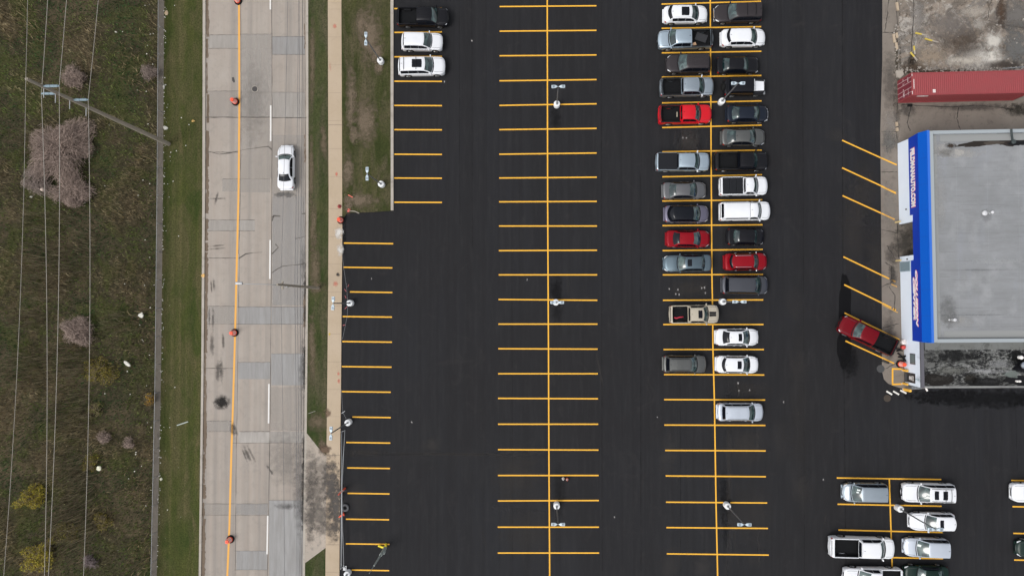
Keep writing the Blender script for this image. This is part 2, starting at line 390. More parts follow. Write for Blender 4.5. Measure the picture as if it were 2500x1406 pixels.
CR = [-56, 4, 66, 126, 185, 247, 306, 367, 427, 488, 549, 609, 670, 732, 792, 853, 915, 976, 1038, 1100, 1163, 1227, 1289, 1354, 1420]
CXL = [(0, 1615), (432, 1617), (671, 1618), (792, 1619), (914, 1621), (1037, 1622), (1099, 1624), (1225, 1626), (1351, 1628)]
CXR = [(0, 1858), (185, 1859), (367, 1860), (609, 1862), (792, 1864), (915, 1866), (976, 1868), (1163, 1870), (1227, 1873), (1289, 1875), (1354, 1877)]
for a, b in zip(CL, CR):
    xa, xb = lerp_tab(CXL, a), lerp_tab(CXR, b)
    if a in (252, 733, 1225):         # broken where a lamp base stands on the line
        x0 = {252: 1751, 733: 1755, 1225: 1766}[a]; x1 = {252: 1772, 733: 1774, 1225: 1783}[a]
        f = lambda x: a+(b-a)*(x-xa)/(xb-xa)
        line((xa, a), (x0, f(x0))); line((x1, f(x1)), (xb, b))
    else: line((xa, a), (xb, b))
CC = [(1733, Y0), (1734, 0), (1736, 371), (1738, 671), (1739.5, 745)]
m.strip([G(*p) for p in CC], LW, .0085)
m.strip([G(*p) for p in [(1740, 792), (1740.5, 853), (1744, 975), (1746, 1099), (1748, 1225), (1752, 1406), (1764, Y1)]], LW, .0085)
for a, b in (((2056, 343), (2151, 386)), ((2056, 410), (2151, 454)), ((2057, 478), (2152, 521)), ((2059, 627), (2153, 672)), ((2061, 695), (2154, 740)), ((2062, 764), (2153, 808)), ((2064, 832), (2153, 873))): line(a, b, .15)
for a, b in (((2043, 1166), (2298, 1170)), ((2045, 1230), (2299, 1235)), ((2047, 1293), (2301, 1299)), ((2048, 1357), (2302, 1363)), ((2050, 1422), (2304, 1428)), ((2469, 1172), (2600, 1174)), ((2472, 1236), (2602, 1238)), ((2474, 1301), (2605, 1304)), ((2476, 1366), (2608, 1369))): line(a, b)
m.strip([G(2171, 1168), G(2178, 1381), G(2181, 1600)], LW, .0085)
m.build('stall_lines', M_YEL, lot)
m = MB()
for a, b in (((2151, 386), (2189, 403)), ((2151, 454), (2187, 471)), ((2152, 521), (2184, 536)), ((2153, 672), (2171, 680.5)), ((2177, 683), (2186, 688)), ((2154, 740), (2176, 751)), ((2180, 753), (2187, 757)), ((2153, 808), (2196, 829)), ((2153, 873), (2183, 887))): line(a, b, .15, .0125, m)
for a, b in (((2151, 456), (2188, 474)), ((2176, 694), (2190, 700)), ((2154, 744), (2192, 763))): line(a, b, .06, .0165, m)
for a, b in (((2179, 902), (2179, 937)), ((2177.5, 900), (2206, 901)), ((2177.5, 938), (2206, 937))): line(a, b, .17, .0125, m)
m.build('stall_lines', M_YEL, yard)
m = MB()
for a, b in (((2164, 954.5), (2178, 963)), ((2180.5, 954.5), (2195, 963)), ((2198, 952.5), (2213, 960))): line(a, b, .17, .0045, m)
m.build('crossing_stripes', M_WHT, lot)

# road markings
m = MB(); m.strip([G(lerp_tab(YELLOW, y), y) for y in rows(60)], .22, .0085, .06)
m.build('centre_line', M_YELR, road)
m = MB()
for a, b in ((-330, -235), (-105, 24), (258, 345), (586, 681), (937, 1033), (1258, 1352), (1610, 1705)):
    if a == -105: a = -70
    m.strip([G(lerp_tab(JMID, y)-(3.5 if y < 1200 else 2), y) for y in (a, (a+b)/2, b)], .17, .0085)
m.build('lane_dashes', M_WHT, road)
m = MB()
def joint(tab, w, z=.0045, d=0, a=Y0, b=Y1, n=90, j=.5):
    m.strip([G(lerp_tab(tab, y)+d+random.uniform(-.25, .25), y) for y in rows(n, a, b)], w, z, j)
joint(JMID, .06); joint(JL, .045, a=620); joint(YELLOW, .05, d=4.2, b=620); joint(ROADR, .06, d=-8.6); joint(ROADR, .035, d=-13.5)
YL = lambda y: lerp_tab(YELLOW, y); XL = lambda y: lerp_tab(ROADL2, y); XM = lambda y: lerp_tab(JMID, y); XR = lambda y: lerp_tab(ROADR, y)-6; XJ = lambda y: lerp_tab(JL, y)
def cross(x0, x1, y, w=.045, amp=.4, n=14, slope=0):
    m.strip([G(x0+(x1-x0)*i/n, y+slope*i/n+random.uniform(-amp, amp)) for i in range(n+1)], w, .0055, .5)
for x0, x1, y, w in ((500, 663, 287, .10), (663, 748, 288, .09), (506, 584, 86, .04), (506, 582, 119, .04), (584, 664, 84, .035), (665, 745, 90, .04), (666, 745, 134, .04), (506, 584, 223, .035), (584, 745, 226, .03),
        (506, 582, 372, .06), (543, 582, 437, .03), (506, 622, 537, .04), (506, 622, 564, .04), (504, 575, 630, .06), (502, 575, 747, .035), (580, 748, 749, .04), (502, 745, 791, .035), (500, 570, 899, .06), (580, 660, 884, .04), (662, 745, 863, .035),
        (500, 567, 1027, .04), (585, 658, 1053, .05), (498, 567, 1053, .03), (568, 745, 1081, .035), (498, 655, 1229, .035), (496, 655, 1257, .03), (655, 745, 1220, .03), (572, 652, 1344, .03), (572, 652, 1390, .03), (500, 745, -120, .05), (500, 745, 1560, .05), (580, 660, 437, .025)):
    cross(x0, x1, y, w)
for pts in (((506, 369), (535, 377), (560, 374), (578, 370), (595, 366), (630, 361), (655, 358), (664, 366)), ((583, 631), (600, 620), (618, 617), (640, 616)), ((664, 620), (680, 604), (672, 596)), ((720, 583), (735, 580), (747, 576)), ((664, 530), (668, 527), (684, 528)), ((664, 666), (675, 658), (690, 650), (715, 647), (742, 645)), ((664, 540), (668, 528)), ((738, 640), (748, 645), (742, 655)), ((735, 523), (746, 521))):
    m.strip([G(*p) for p in pts], .11, .0065, .7)
m.build('joints_and_cracks', M_CRACK, road)
def patch(x0, x1, y0, y1, col, al, parent, z):
    mb = MB(); mb.poly([G(x0, y0), G(x1, y0), G(x1, y1), G(x0, y1)], z); o = mb.build('slab_patch', M_PATCH, parent); o.color = (*col, al); return o
GR = (.36, .335, .305); BL = (.312, .306, .298)
zz = .001
for x0, x1, y0, y1, c, al in ((506, 580, 86, 118, GR, .75), (587, 663, 84, 286, GR, .55), (665, 744, 90, 134, BL, .7), (665, 744, 226, 287, GR, .7), (506, 580, 223, 286, GR, .3),
        (506, 579, 537, 564, GR, .7), (585, 622, 538, 563, GR, .75), (543, 580, 437, 468, GR, .5), (585, 660, 437, 470, GR, .45), (504, 573, 748, 790, GR, .5), (582, 661, 749, 792, BL, .85), (663, 744, 749, 792, BL, .75),
        (582, 660, 884, 925, BL, .8), (662, 744, 863, 940, BL, .8), (500, 565, 1027, 1052, GR, .5), (583, 658, 1054, 1080, GR, .95), (660, 744, 1053, 1080, GR, .7), (498, 558, 1229, 1256, GR, .35), (577, 654, 1229, 1256, BL, .5),
        (657, 744, 1221, 1500, BL, .85), (577, 652, 1344, 1390, BL, .8), (665, 744, 330, 480, GR, .4), (665, 744, 480, 745, BL, .45), (661, 744, 945, 1050, GR, .35), (587, 663, 290, 436, GR, .35)):
    zz += .0001; patch(x0, x1, y0, y1, c, al, road, zz)
DZ = [0]
def stain(px, py, rx, ry, col, al, parent, z=.0105, rz=0, name='stain'):
    DZ[0] += 1; c = G(px, py); k = 1/22.0
    if parent is lot: z = .0025
    mb = MB(); mb.add([(-1, -1, 0), (1, -1, 0), (1, 1, 0), (-1, 1, 0)], [(0, 1, 2, 3)])
    o = mb.build(name, M_DECAL, parent); o.location = (c.x, c.y, z+.00001*DZ[0]); o.scale = (rx*k*1.5, ry*k*1.5, 1); o.rotation_euler = (0, 0, rz); o.color = (*col, al); return o
DK = (.035, .032, .03)
def blob(px, py, rx, ry, col, parent, z=0.0, seed=0, name='dark_patch', rough=.6, org=None, amp=.35, rz=0, zoff=.02):
    """irregular flat patch with its own outline"""
    p0 = G(px, py, z); pts = []; n = 64; k = 1/22.0*(1 if z == 0 else (76-z)/76)
    for i in range(n):
        t = 2*math.pi*i/n; q = 1+amp*noise.fractal((math.cos(t)*1.3+seed*3.1, math.sin(t)*1.3, seed*1.7), .9, 2.0, 5)*1.4
        x, y = math.cos(t)*rx*k*q, math.sin(t)*ry*k*q
        ca, sa = math.cos(R(rz)), math.sin(R(rz)); pts.append((p0.x+x*ca-y*sa, p0.y+x*sa+y*ca))
    mb = MB(); o = org or Vector((0, 0, 0)); DZ[0] += 1
    c = (p0.x-o.x, p0.y-o.y, z+zoff+.00001*DZ[0])
    ring = [(x-o.x, y-o.y, c[2]) for x, y in pts]; mb.add(ring+[c], [(i, (i+1) % n, n) for i in range(n)])
    return mb.build(name, mat('patch_%.3f_%.3f_%.3f_%.2f' % (*col, rough), col, rough, 0, .15), parent)
stain(541, 982, 18, 15, DK, .85, road, name='oil_stain'); stain(541, 982, 12, 11, (.02, .018, .016), .9, road, name='oil_stain')
for x, y, rx, ry, rz in ((604, 1108, 4, 20, 25), (613, 1106, 3, 19, 28), (597, 1110, 2, 16, 22), (568, 1050, 5, 18, 15), (573, 1045, 4, 16, 20), (660, 1148, 3, 12, 35), (522, 695, 3, 12, 4), (516, 700, 2, 14, 4), (520, 780, 3, 24, 0), (511, 775, 2, 20, 2), (518, 840, 5, 26, 0), (545, 835, 3, 18, 5), (533, 905, 6, 24, 0), (541, 905, 4, 26, 3), (533, 485, 16, 2, 0), (530, 600, 16, 2, 5), (530, 607, 16, 2, 4), (528, 486, 3, 14, -15), (700, 1235, 26, 6, 0)):
    stain(x, y, rx, ry, DK, .45, road, rz=R(rz), name='tyre_mark')
for x, y, rx, ry, al in ((700, 1120, 40, 60, .25), (735, 1200, 16, 90, .4), (620, 250, 30, 90, .18), (740, 900, 9, 60, .45), (742, 640, 8, 40, .3), (696, 475, 26, 6, .75)):
    stain(x, y, rx, ry, (.12, .115, .11), al, road, name='stain')
for x, y, rx, ry, al in ((790, 1150, 34, 30, .6), (770, 1200, 30, 40, .8), (805, 1180, 26, 34, .6), (780, 1255, 36, 34, .85), (815, 1240, 20, 40, .7), (760, 1150, 14, 50, .7), (758, 1260, 10, 60, .9), (800, 1290, 30, 16, .6)):
    stain(x, y, rx, ry, (.12, .105, .092), al*.65, apron, z=.105, name='oil_stain')
# dirt in the gutters
def dirt(tab, d, w, step, p, seed, parent=road):
    random.seed(seed); mb = MB(); y = Y0; zq = .0028+seed*.0004
    while y < Y1:
        L = random.uniform(20, 90)
        if random.random() < p:
            n = 10; zq += .00007; yy = [y+L*i/n for i in range(n+1)]
            mb.strip([G(lerp_tab(tab, q)+d+random.uniform(-.7, .7), q) for q in yy], w*random.uniform(.5, 1.3), zq, .5)
        y += L*random.uniform(.7, 1.3)
    return mb.build('gutter_dirt', M_DIRT, parent)
dirt(ROADL2, -1.5, .34, 0, .95, 3); dirt(ROADL2, 1.2, .26, 0, .6, 5)
mb = dirt(ROADR, -9, .16, 0, .35, 8)
for y, L in ((700, 60), (770, 40), (860, 25), (905, 60), (1100, 60), (1190, 90), (1250, 60)):
    stain(lerp_tab(ROADR, y)-7, y, 4, L*.6, (.05, .045, .04), .8, road, z=.012, name='stain')
# manhole
o = empty('manhole_cover', G(622, 218), label='round dark manhole cover in the middle lane of the road', cat='manhole cover')
mb = MB(); mb.lathe((0, 0, 0), [(.38, .0), (.38, .018), (.33, .02)], 28); mb.build('frame', M_CURB, o)
mb = MB(); mb.lathe((0, 0, 0), [(.32, .015), (.32, .026), (.3, .028)], 28); mb.build('lid', mat('cast_iron', (.055, .05, .048), .7, .3), o)
mb = MB(); mb.poly([G(566, 190), G(571, 189), G(574, 200), G(571, 203), G(567, 198)], .012); mb.build('pothole_patch', mat('tar_patch', (.06, .055, .052), .9), road)

# sidewalk joints and paint marks
m = MB()
for y in list(range(-520, 470, 68))+[306, 510, 578, 645, 713, 747, 815, 883, 950, 1016, 1110, 1150, 1200, 1243, 1290, 1328, 1395, 1460, 1530, 1600]:
    m.strip([G(lerp_tab(WALKL, y)+.5, y), G(lerp_tab(WALKR, y)-.5, y)], .05 if y in (306, 1110, 1328) else .022, .1045, .2)
m.build('joint_lines', mat('walk_joint', (.2, .16, .12), .9), walk)
OR_ = (.6, .17, .12)
for x, y, rx, ry, c, al in ((818, 65, 4, 5, OR_, .5), (822, 425, 3, 5, OR_, .6), (819, 692, 6, 6, OR_, .5), (805, 815, 2, 3, (.6, .45, .05), .7), (827, 912, 3, 5, OR_, .6), (828, 930, 3, 5, OR_, .5), (807, 165, 3, 8, OR_, .25)):
    stain(x, y, rx, ry, c, al, walk, z=.106, name='spray_paint_mark')
for x, y, rx, ry, c, al in ((829, 568, 9, 13, (.62, .6, .56), .8), (830, 610, 8, 13, (.6, .58, .54), .8), (826, 670, 4, 4, (.05, .045, .04), .9), (800, 1006, 8, 9, (.16, .11, .075), .9), (812, 1180, 18, 60, (.10, .09, .082), .7), (822, 1240, 14, 60, (.09, .082, .075), .8), (812, 1290, 14, 30, (.14, .12, .105), .5)):
    stain(x, y, rx, ry, c, al, walk, z=.106)
stain(793, 1098, 14, 10, (.11, .075, .05), 1, apron, z=.108, name='mud_patch')
for x, y, rx, ry in ((905, 90, 24, 60), (880, 60, 10, 30), (858, 250, 12, 80), (895, 300, 24, 50), (865, 330, 10, 20), (880, 490, 40, 16), (920, 130, 14, 24), (850, 500, 8, 20), (850, 420, 12, 40), (925, 170, 10, 12)):
    stain(x, y, rx, ry, (.15, .115, .08), .8, lawn, z=.087, name='bare_patch')
for x, y, rx, ry in ((770, 650, 12, 60), (765, 560, 8, 60), (776, 702, 18, 12), (775, 1030, 22, 20), (760, 420, 6, 80), (790, 350, 8, 40), (762, 850, 9, 80), (763, 150, 6, 100), (790, 1085, 10, 10)):
    stain(x, y, rx, ry, (.13, .10, .065), .75, v_, z=.082, name='bare_patch')

# soft dark patches, dust and scuffs on the lot
LOT_DARK = (.0035, .0036, .0042)  # near-black tone of the soft dark patches
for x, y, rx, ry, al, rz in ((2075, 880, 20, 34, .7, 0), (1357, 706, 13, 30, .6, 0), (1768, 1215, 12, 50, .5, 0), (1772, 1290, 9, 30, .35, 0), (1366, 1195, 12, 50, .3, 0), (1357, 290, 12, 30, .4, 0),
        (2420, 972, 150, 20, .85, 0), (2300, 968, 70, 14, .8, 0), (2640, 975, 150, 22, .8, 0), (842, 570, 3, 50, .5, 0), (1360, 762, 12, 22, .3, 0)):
    stain(x, y, rx, ry, LOT_DARK, al, lot, z=.0095, rz=R(rz), name='dark_patch')  # darker asphalt round lamps and below the annex, wet by the slanted pickup
blob(2063, 745, 15, 74, (.0032, .0032, .0038), lot, seed=3, rough=.85, zoff=.0022, amp=.14); blob(2062, 850, 17, 52, (.0032, .0032, .0038), lot, seed=5, rough=.85, zoff=.0022, amp=.14)  # damp asphalt beside the slanted pickup
DU = (.05, .044, .039)
for x, y, rx, ry, al in ((1690, 705, 46, 18, .35), (1820, 1090, 40, 40, .3), (1830, 1250, 50, 60, .22), (1260, 1160, 50, 60, .3), (1290, 1300, 60, 50, .25), (2085, 560, 30, 90, .3), (2110, 460, 30, 60, .3), (2140, 640, 20, 80, .3), (1820, 770, 40, 20, .25), (1830, 950, 40, 16, .25), (890, 1105, 50, 9, .35), (1100, 1108, 160, 4, .25), (1780, 1180, 5, 200, .25), (1950, 1000, 20, 200, .12)):
    stain(x, y, rx, ry, DU, al, lot, z=.0135, name='dust_patch')
m = MB()
for pts, w in ((((2056, 0), (2058, 700), (2066, 1406)), .07), (((1563, 420), (1565, 1406)), .06), (((1152, 0), (1153, 620)), .05), (((1121, 20), (1123, 560)), .04), (((1745, 305), (1747, 345)), .06), (((1960, 200), (1964, 1406)), .05), (((1468, 0), (1470, 1406)), .05), (((1250, 700), (1252, 1406)), .04), (((895, 1107), (960, 1110), (1060, 1107), (1215, 1109)), .06), (((1660, 850), (1662, 1406)), .05), (((2480, 1000), (2484, 1160)), .05), (((1753, 1285), (1757, 1315)), .06)):
    P = []
    for (a, b), (c, d) in zip(pts, pts[1:]):
        n = max(2, int(math.hypot(c-a, d-b)/12))
        P += [(a+(c-a)*k/n+random.uniform(-.3, .3), b+(d-b)*k/n+random.uniform(-.3, .3)) for k in range(n)]
    m.strip([G(*p) for p in P], w, .0021, .8)
m.build('paving_seams', mat('seam_tar', (.006, .006, .0065), .8, 0, .2), lot)
random.seed(77)
for k in range(34):
    x, y = random.choice(((random.uniform(1630, 1860), random.uniform(940, 1400)), (random.uniform(1900, 2140), random.uniform(250, 1400)), (random.uniform(850, 1600), random.uniform(560, 1400)), (random.uniform(1630, 1730), random.uniform(318, 362))))
    stain(x, y, random.choice((2, 3, 22)), random.uniform(14, 46), (.06, .054, .05), random.uniform(.12, .32), lot, rz=R(random.uniform(-14, 14)), name='tyre_scuff')
for x, y in ((1667, 337), (1676, 337), (1634, 705), (1655, 707), (1713, 703), (1720, 702), (1650, 718), (1722, 715), (1658, 719), (1830, 952), (1802, 935), (1804, 953), (1085, 200), (1152, 100), (1005, 1030), (907, 680), (1287, 683), (1913, 981), (1500, 1262), (2010, 1170), (1605, 1018)):
    stain(x, y, 1.6, 2.4, (.32, .31, .3), .75, lot, name='paint_spot')
# yard details: cracks, edge slabs, dirt
m = MB(); random.seed(11)
for pts in (((2153, 80), (2192, 80)), ((2189, 0), (2190, 60), (2181, 95), (2190, 130), (2191, 175)), ((2170, 0), (2166, 40), (2160, 80)), ((2150, 322), (2190, 322)), ((2190, 250), (2190, 340)), ((2151, 420), (2190, 420)), ((2170, 320), (2168, 345), (2163, 365), (2172, 358), (2185, 345)), ((2152, 560), (2192, 570)), ((2165, 600), (2175, 615), (2190, 640)), ((2153, 700), (2175, 690), (2177, 670)), ((2190, 545), (2194, 630)), ((2170, 700), (2185, 720), (2183, 760)), ((2154, 800), (2195, 790)), ((2160, 900), (2200, 880)), ((2200, 255), (2310, 262), (2400, 258), (2480, 268)), ((2340, 262), (2336, 290), (2345, 320)), ((2225, 255), (2215, 300), (2222, 320)), ((2420, 0), (2410, 50), (2440, 60), (2500, 70)), ((2230, 0), (2228, 70), (2224, 130), (2215, 175)), ((2160, 640), (2176, 650), (2178, 690))):
    P = []
    for (a, b), (c, d) in zip(pts, pts[1:]):
        for k in range(6): P.append((a+(c-a)*k/6+random.uniform(-1, 1), b+(d-b)*k/6+random.uniform(-1, 1)))
    P.append(pts[-1]); m.strip([G(*p) for p in P], .07, .056 if pts[0][0] > 2192 and pts[0][1] < 100 else .0125, .7)
m.build('cracks', mat('yard_crack', (.04, .034, .028), .95), yard)
for x, y, rx, ry, c, al in ((2230, 165, 30, 16, (.07, .05, .035), .9), (2300, 176, 90, 5, (.06, .045, .03), .9), (2192, 140, 6, 50, (.06, .05, .035), .9), (2228, 146, 9, 12, (.02, .014, .01), 1.0), (2400, 145, 52, 24, (.52, .49, .44), 1.0), (2350, 150, 40, 12, (.46, .42, .36), .9), (2425, 100, 22, 18, (.5, .47, .42), .9), (2350, 100, 44, 34, (.07, .05, .036), .6), (2480, 40, 40, 36, (.13, .12, .11), .9), (2445, 30, 10, 34, (.07, .045, .03), .9), (2480, 120, 30, 50, (.12, .118, .112), .85), (2270, 140, 34, 24, (.30, .24, .18), .7), (2240, 40, 16, 36, (.24, .22, .2), .7), (2320, 60, 50, 30, (.17, .15, .135), .6), (2380, 30, 30, 12, (.4, .36, .31), .6), (2390, 60, 14, 12, (.36, .33, .29), .6), (2450, 160, 40, 10, (.06, .048, .04), .8)):
    stain(x, y, rx, ry, c, al, deb, z=.054, name='stain')
for x, y, rx, ry, c, al in ((2215, 268, 20, 14, (.06, .055, .05), .6), (2380, 262, 90, 8, (.05, .045, .042), .5), (2172, 345, 16, 24, (.13, .125, .115), .8), (2180, 670, 9, 24, (.05, .045, .04), .7), (2177, 620, 14, 24, (.08, .07, .06), .6), (2172, 200, 16, 60, (.10, .09, .08), .45), (2190, 250, 8, 60, (.07, .06, .05), .5), (2485, 268, 26, 14, (.03, .026, .02), .8), (2210, 590, 24, 40, (.05, .045, .04), .7), (2175, 300, 14, 30, (.26, .235, .21), .5), (2172, 500, 14, 50, (.24, .215, .185), .5), (2172, 820, 12, 50, (.07, .062, .055), .5)):
    stain(x, y, rx, ry, c, al, yard, z=.0135, name='stain')

# ================================================================== VEHICLES
PAINT = {}
def paint(name, col, metal=0.0, rough=.32):
    if name not in PAINT:
        g = NG('paint_'+name, rough, .18 if sum(col) < .35 else .3); g.b.inputs['Metallic'].default_value = metal; g.b.inputs['Coat Weight'].default_value = .08; g.b.inputs['Coat Roughness'].default_value = .06
        n = g.noise(1.2, 5, .6); c = g.mix(g.ramp(n, [(.4, 0.0), (.8, .25)]), col, tuple(x*.8 for x in col))
        PAINT[name] = g.out(c)
    return PAINT[name]
COLORS = dict(white=((.66, .67, .69), 0, .35), silver=((.36, .41, .45), .8, .34), ice=((.42, .50, .56), .8, .34), grey=((.155, .155, .16), .7, .36), darkgrey=((.062, .064, .07), .3, .38), black=((.007, .007, .009), 0, .3), brown=((.036, .031, .033), .3, .38),
              red=((.50, .006, .014), 0, .32), maroon=((.22, .003, .009), .15, .32), navy=((.012, .016, .026), .2, .32), wine=((.135, .0015, .006), .1, .32), tan=((.38, .34, .27), 0, .4), slate=((.10, .135, .16), .7, .35), purple=((.16, .15, .20), .7, .36), green=((.006, .018, .014), .1, .32), pearl=((.52, .56, .62), .5, .35), midgrey=((.125, .127, .122), .7, .36), darkvan=((.085, .088, .10), .7, .36))

SHAPES = {  # fractions of length from the rear: rear glass base/top, windscreen top/base
 'sedan': dict(g=(.13, .285, .60, .775), W=1.83, belt=.93, roof=1.45, wt=.66, deck=.98, hoodf=.70, wheels=(.20, .815), wr=.33),
 'cross': dict(g=(.035, .15, .615, .785), W=1.86, belt=1.02, roof=1.68, wt=.74, deck=1.0, hoodf=.86, wheels=(.185, .815), wr=.35),
 'suv': dict(g=(.02, .075, .60, .765), W=1.98, belt=1.12, roof=1.8, wt=.74, deck=1.1, hoodf=.98, wheels=(.195, .82), wr=.38),
 'van': dict(g=(.03, .085, .665, .845), W=1.98, belt=1.03, roof=1.76, wt=.75, deck=1.02, hoodf=.84, wheels=(.2, .81), wr=.34),
 'pickup': dict(g=(.392, .41, .695, .81), W=1.98, belt=1.17, roof=1.88, wt=.745, deck=1.25, hoodf=1.08, wheels=(.2, .82), wr=.40, bed=(.045, .384)),
 'jeep': dict(g=(.11, .13, .66, .71), W=1.75, belt=1.15, roof=1.84, wt=.86, deck=1.1, hoodf=1.1, wheels=(.22, .80), wr=.40),
}
def smooth(t): t = max(0, min(1, t)); return t*t*(3-2*t)

def vehicle(kind, name, color, cx, cy, Lpx, head, label, cat, group=None, **o):
    S = dict(SHAPES[kind]); S.update({k: v for k, v in o.items() if k in S or k in ('bed',)})
    g = S['g']; hw = S['W']/2; belt, roof = S['belt'], S['roof']; z_ref = .8
    c = G(cx, cy, z_ref); rz = R(head+random.Random(int(cx*7+cy)).uniform(-.9, .9))
    d = Vector((math.cos(rz), math.sin(rz)))
    # length measured on the place itself
    a = G(cx-Lpx/2*math.cos(rz), cy+Lpx/2*math.sin(rz), .7); b = G(cx+Lpx/2*math.cos(rz), cy-Lpx/2*math.sin(rz), .7)
    L = (b-a).length-.12
    root = empty(name, (c.x, c.y, 0.004), rz, label, cat, group)
    col, metal, rough = COLORS[color]; P = paint(color, col, metal, rough)
    bed = S.get('bed'); zb = .24+(S['wr']-.33)
    boxy = kind in ('pickup', 'jeep', 'suv')
    X = lambda u: -L/2+u*L
    def plan(u):
        dist_f = (1-u)*L; dist_r = u*L
        rf, rr = (.85, .45) if not boxy else (.6, .28)
        kf, kr = (.30, .20) if not boxy else (.20, .12)
        e = 1.0
        if dist_f < rf: t = 1-dist_f/rf; e -= kf*(1-math.sqrt(max(0, 1-t*t)))+.03*t
        if dist_r < rr: t = 1-dist_r/rr; e -= kr*(1-math.sqrt(max(0, 1-t*t)))+.02*t
        return hw*e
    def top(u):
        hood = S['hoodf']+(belt-S['hoodf'])*(1-smooth((u-g[3])/(1.0-g[3])*.9)) if u > g[3] else belt
        t = hood
        if u < g[0]: t = S['deck'] if not bed else S['deck']
        elif u < g[1] : t = S['deck']+(belt-S['deck'])*((u-g[0])/(g[1]-g[0]))
        df = (1-u)*L; dr = u*L
        if df < .35: t -= .16*(1-df/.35)**2
        if dr < .18: t -= .12*(1-dr/.18)**2
        return t
    wx = [X(S['wheels'][0]), X(S['wheels'][1])]; ar = S['wr']+.07
    def bottom(x):
        z = zb
        for w in wx:
            q = ar*ar-(x-w)**2
            if q > 0: z = max(z, S['wr']+math.sqrt(q))
        return z
    def section(u, mode=0):
        x = X(u); w = plan(u); T = top(u); bz = min(bottom(x), T-.16); df = (1-u)*L
        crown = .035 if not bed or u > g[1] else .0
        if mode == 1:      # pickup bed
            fl = .78
            half = [(0, zb), (.62*w, zb), (.66*w, bz), (.97*w, bz), (w, bz+.06), (w, (bz+T)/2+.04), (.985*w, T-.05), (.965*w, T), (.90*w, T+.005), (.875*w, T-.03), (.87*w, fl), (.45*w, fl), (0, fl)]
        else:
            half = [(0, zb), (.62*w, zb), (.66*w, bz), (.95*w, bz), (.985*w, bz+.06), (w, (bz+T)/2+.02), (.99*w, T-.15), (.965*w, T-.055), (.90*w, T-.005), (.80*w, T+.012), (.62*w, T+crown*.6), (.34*w, T+crown*.95), (0, T+crown)]
        bow = .10*hw if df < .5 else 0
        pts = []
        for y, z in half:
            t = (abs(y)/hw)**2
            xo = -(.13*(1-min(df, .6)/.6))*t*1.3 + (.08*(1-min(u*L, .5)/.5))*t
            # nose leans back towards the top, front and rear
            if df < .06: xo -= .06*max(0, (z-.5))
            pts.append((x+xo, y, z))
        return pts
    us = [0, .006, .018, .035, .06]
    n = 40
    us += [.06+(.94-.06)*i/n for i in range(1, n)] + [.94, .965, .982, .994, 1.0]
    for w in S['wheels']:
        for k in (-1, -.97, -.8, -.5, 0, .5, .8, .97, 1): us.append(w+k*ar/L)
    if bed: us = [u for u in us if abs(u-bed[0]) > .004 and abs(u-bed[1]) > .004]
    us = sorted(set(round(u, 4) for u in us if 0 <= u <= 1))
    st = []
    for u in us:
        if bed and bed[0] < u < bed[1]: st.append((u, 1))
        else: st.append((u, 0))
    if bed: st += [(bed[0], 0), (bed[0]+.0002, 1), (bed[1]-.0002, 1), (bed[1], 0)]
    st.sort()
    mb = MB(); secs = []
    for u, md in st:
        h = section(u, md); secs.append(h+[(x, -y, z) for x, y, z in h[-2:0:-1]])
    mb.loft([s[::-1] for s in secs], cap=False)
    # closing faces at nose and tail (pulled-in rings)
    for e, rev in ((secs[0], False), (secs[-1], True)):
        sg = -1 if e is secs[0] else 1
        cz = sum(p[2] for p in e)/len(e)
        ring2 = [(x+sg*.03, y*.93, cz+(z-cz)*.9) for x, y, z in e]
        ring3 = [(x+sg*.035, y*.5, cz+(z-cz)*.5) for x, y, z in e]
        rr = [e, ring2, ring3]
        if not rev: mb.loft(rr, cap=False)
        else: mb.loft([q[::-1] for q in rr], cap=False)
        mb.add(ring3, [tuple(range(len(ring3)))] if not rev else [tuple(range(len(ring3)-1, -1, -1))])
    body = mb.build('body', P, root, True, angle=38)
    # greenhouse ----------------------------------------------------
    def Rz(u):
        if u <= g[1]: t = (u-g[0])/(g[1]-g[0]); return top(max(u, g[0]))*(1-t)+ (roof-.02)*t if boxy or kind == 'van' else belt+(roof-.04-belt)*math.sin(t*math.pi/2)**.95
        if u >= g[2]: t = (u-g[2])/(g[3]-g[2]); return (roof-.05)*(1-t)+(belt+.01)*t + .05*math.sin(math.pi*t)*(1 if kind != 'jeep' else 0)
        t = (u-g[1])/(g[2]-g[1])
        ra = roof-.02 if boxy or kind == 'van' else roof-.04
        return ra*(1-t)+(roof-.05)*t+.055*math.sin(math.pi*t)
    wb_, wt_ = hw*.94, hw*S['wt']/.94*.94
    zbase = belt-.02
    def gh(u, s, side=1, off=0.0):
        """greenhouse surface: s 0 (belt) .. .42 (roof edge) .. 1 (centre line)"""
        r = Rz(u); hgt = max(0.0, (r-zbase)/(roof-zbase)); x = X(u)
        wtop = wb_+(wt_-wb_)*min(1, hgt)
        wb = wb_*(plan(max(u, .06))/hw)
        wtop = min(wtop, wb)
        zs = r-.05*hgt
        if s <= .42:
            t = s/.42; y = wb+(wtop-wb)*t+.03*math.sin(math.pi*t)*hgt; z = zbase+(zs-zbase)*t
        else:
            t = (s-.42)/.58; a = t*math.pi/2
            y = wtop*(1-t); z = zs+.05*hgt*(math.sin(min(1, t*2.6)*math.pi/2))+.025*math.sin(a)*min(1, hgt+.3)
        k = (u-.5*(g[1]+g[2]))/(g[2]-.5*(g[1]+g[2]))
        fr = (.20 if kind != 'jeep' else .02); rr_ = (.17 if kind == 'sedan' else .34 if kind == 'cross' else .05)
        q = (y/hw)**2
        x += -fr*q*max(0, min(1.2, k)) + rr_*q*max(0, min(1.2, -k))
        p = Vector((x, y*side, z))
        return p
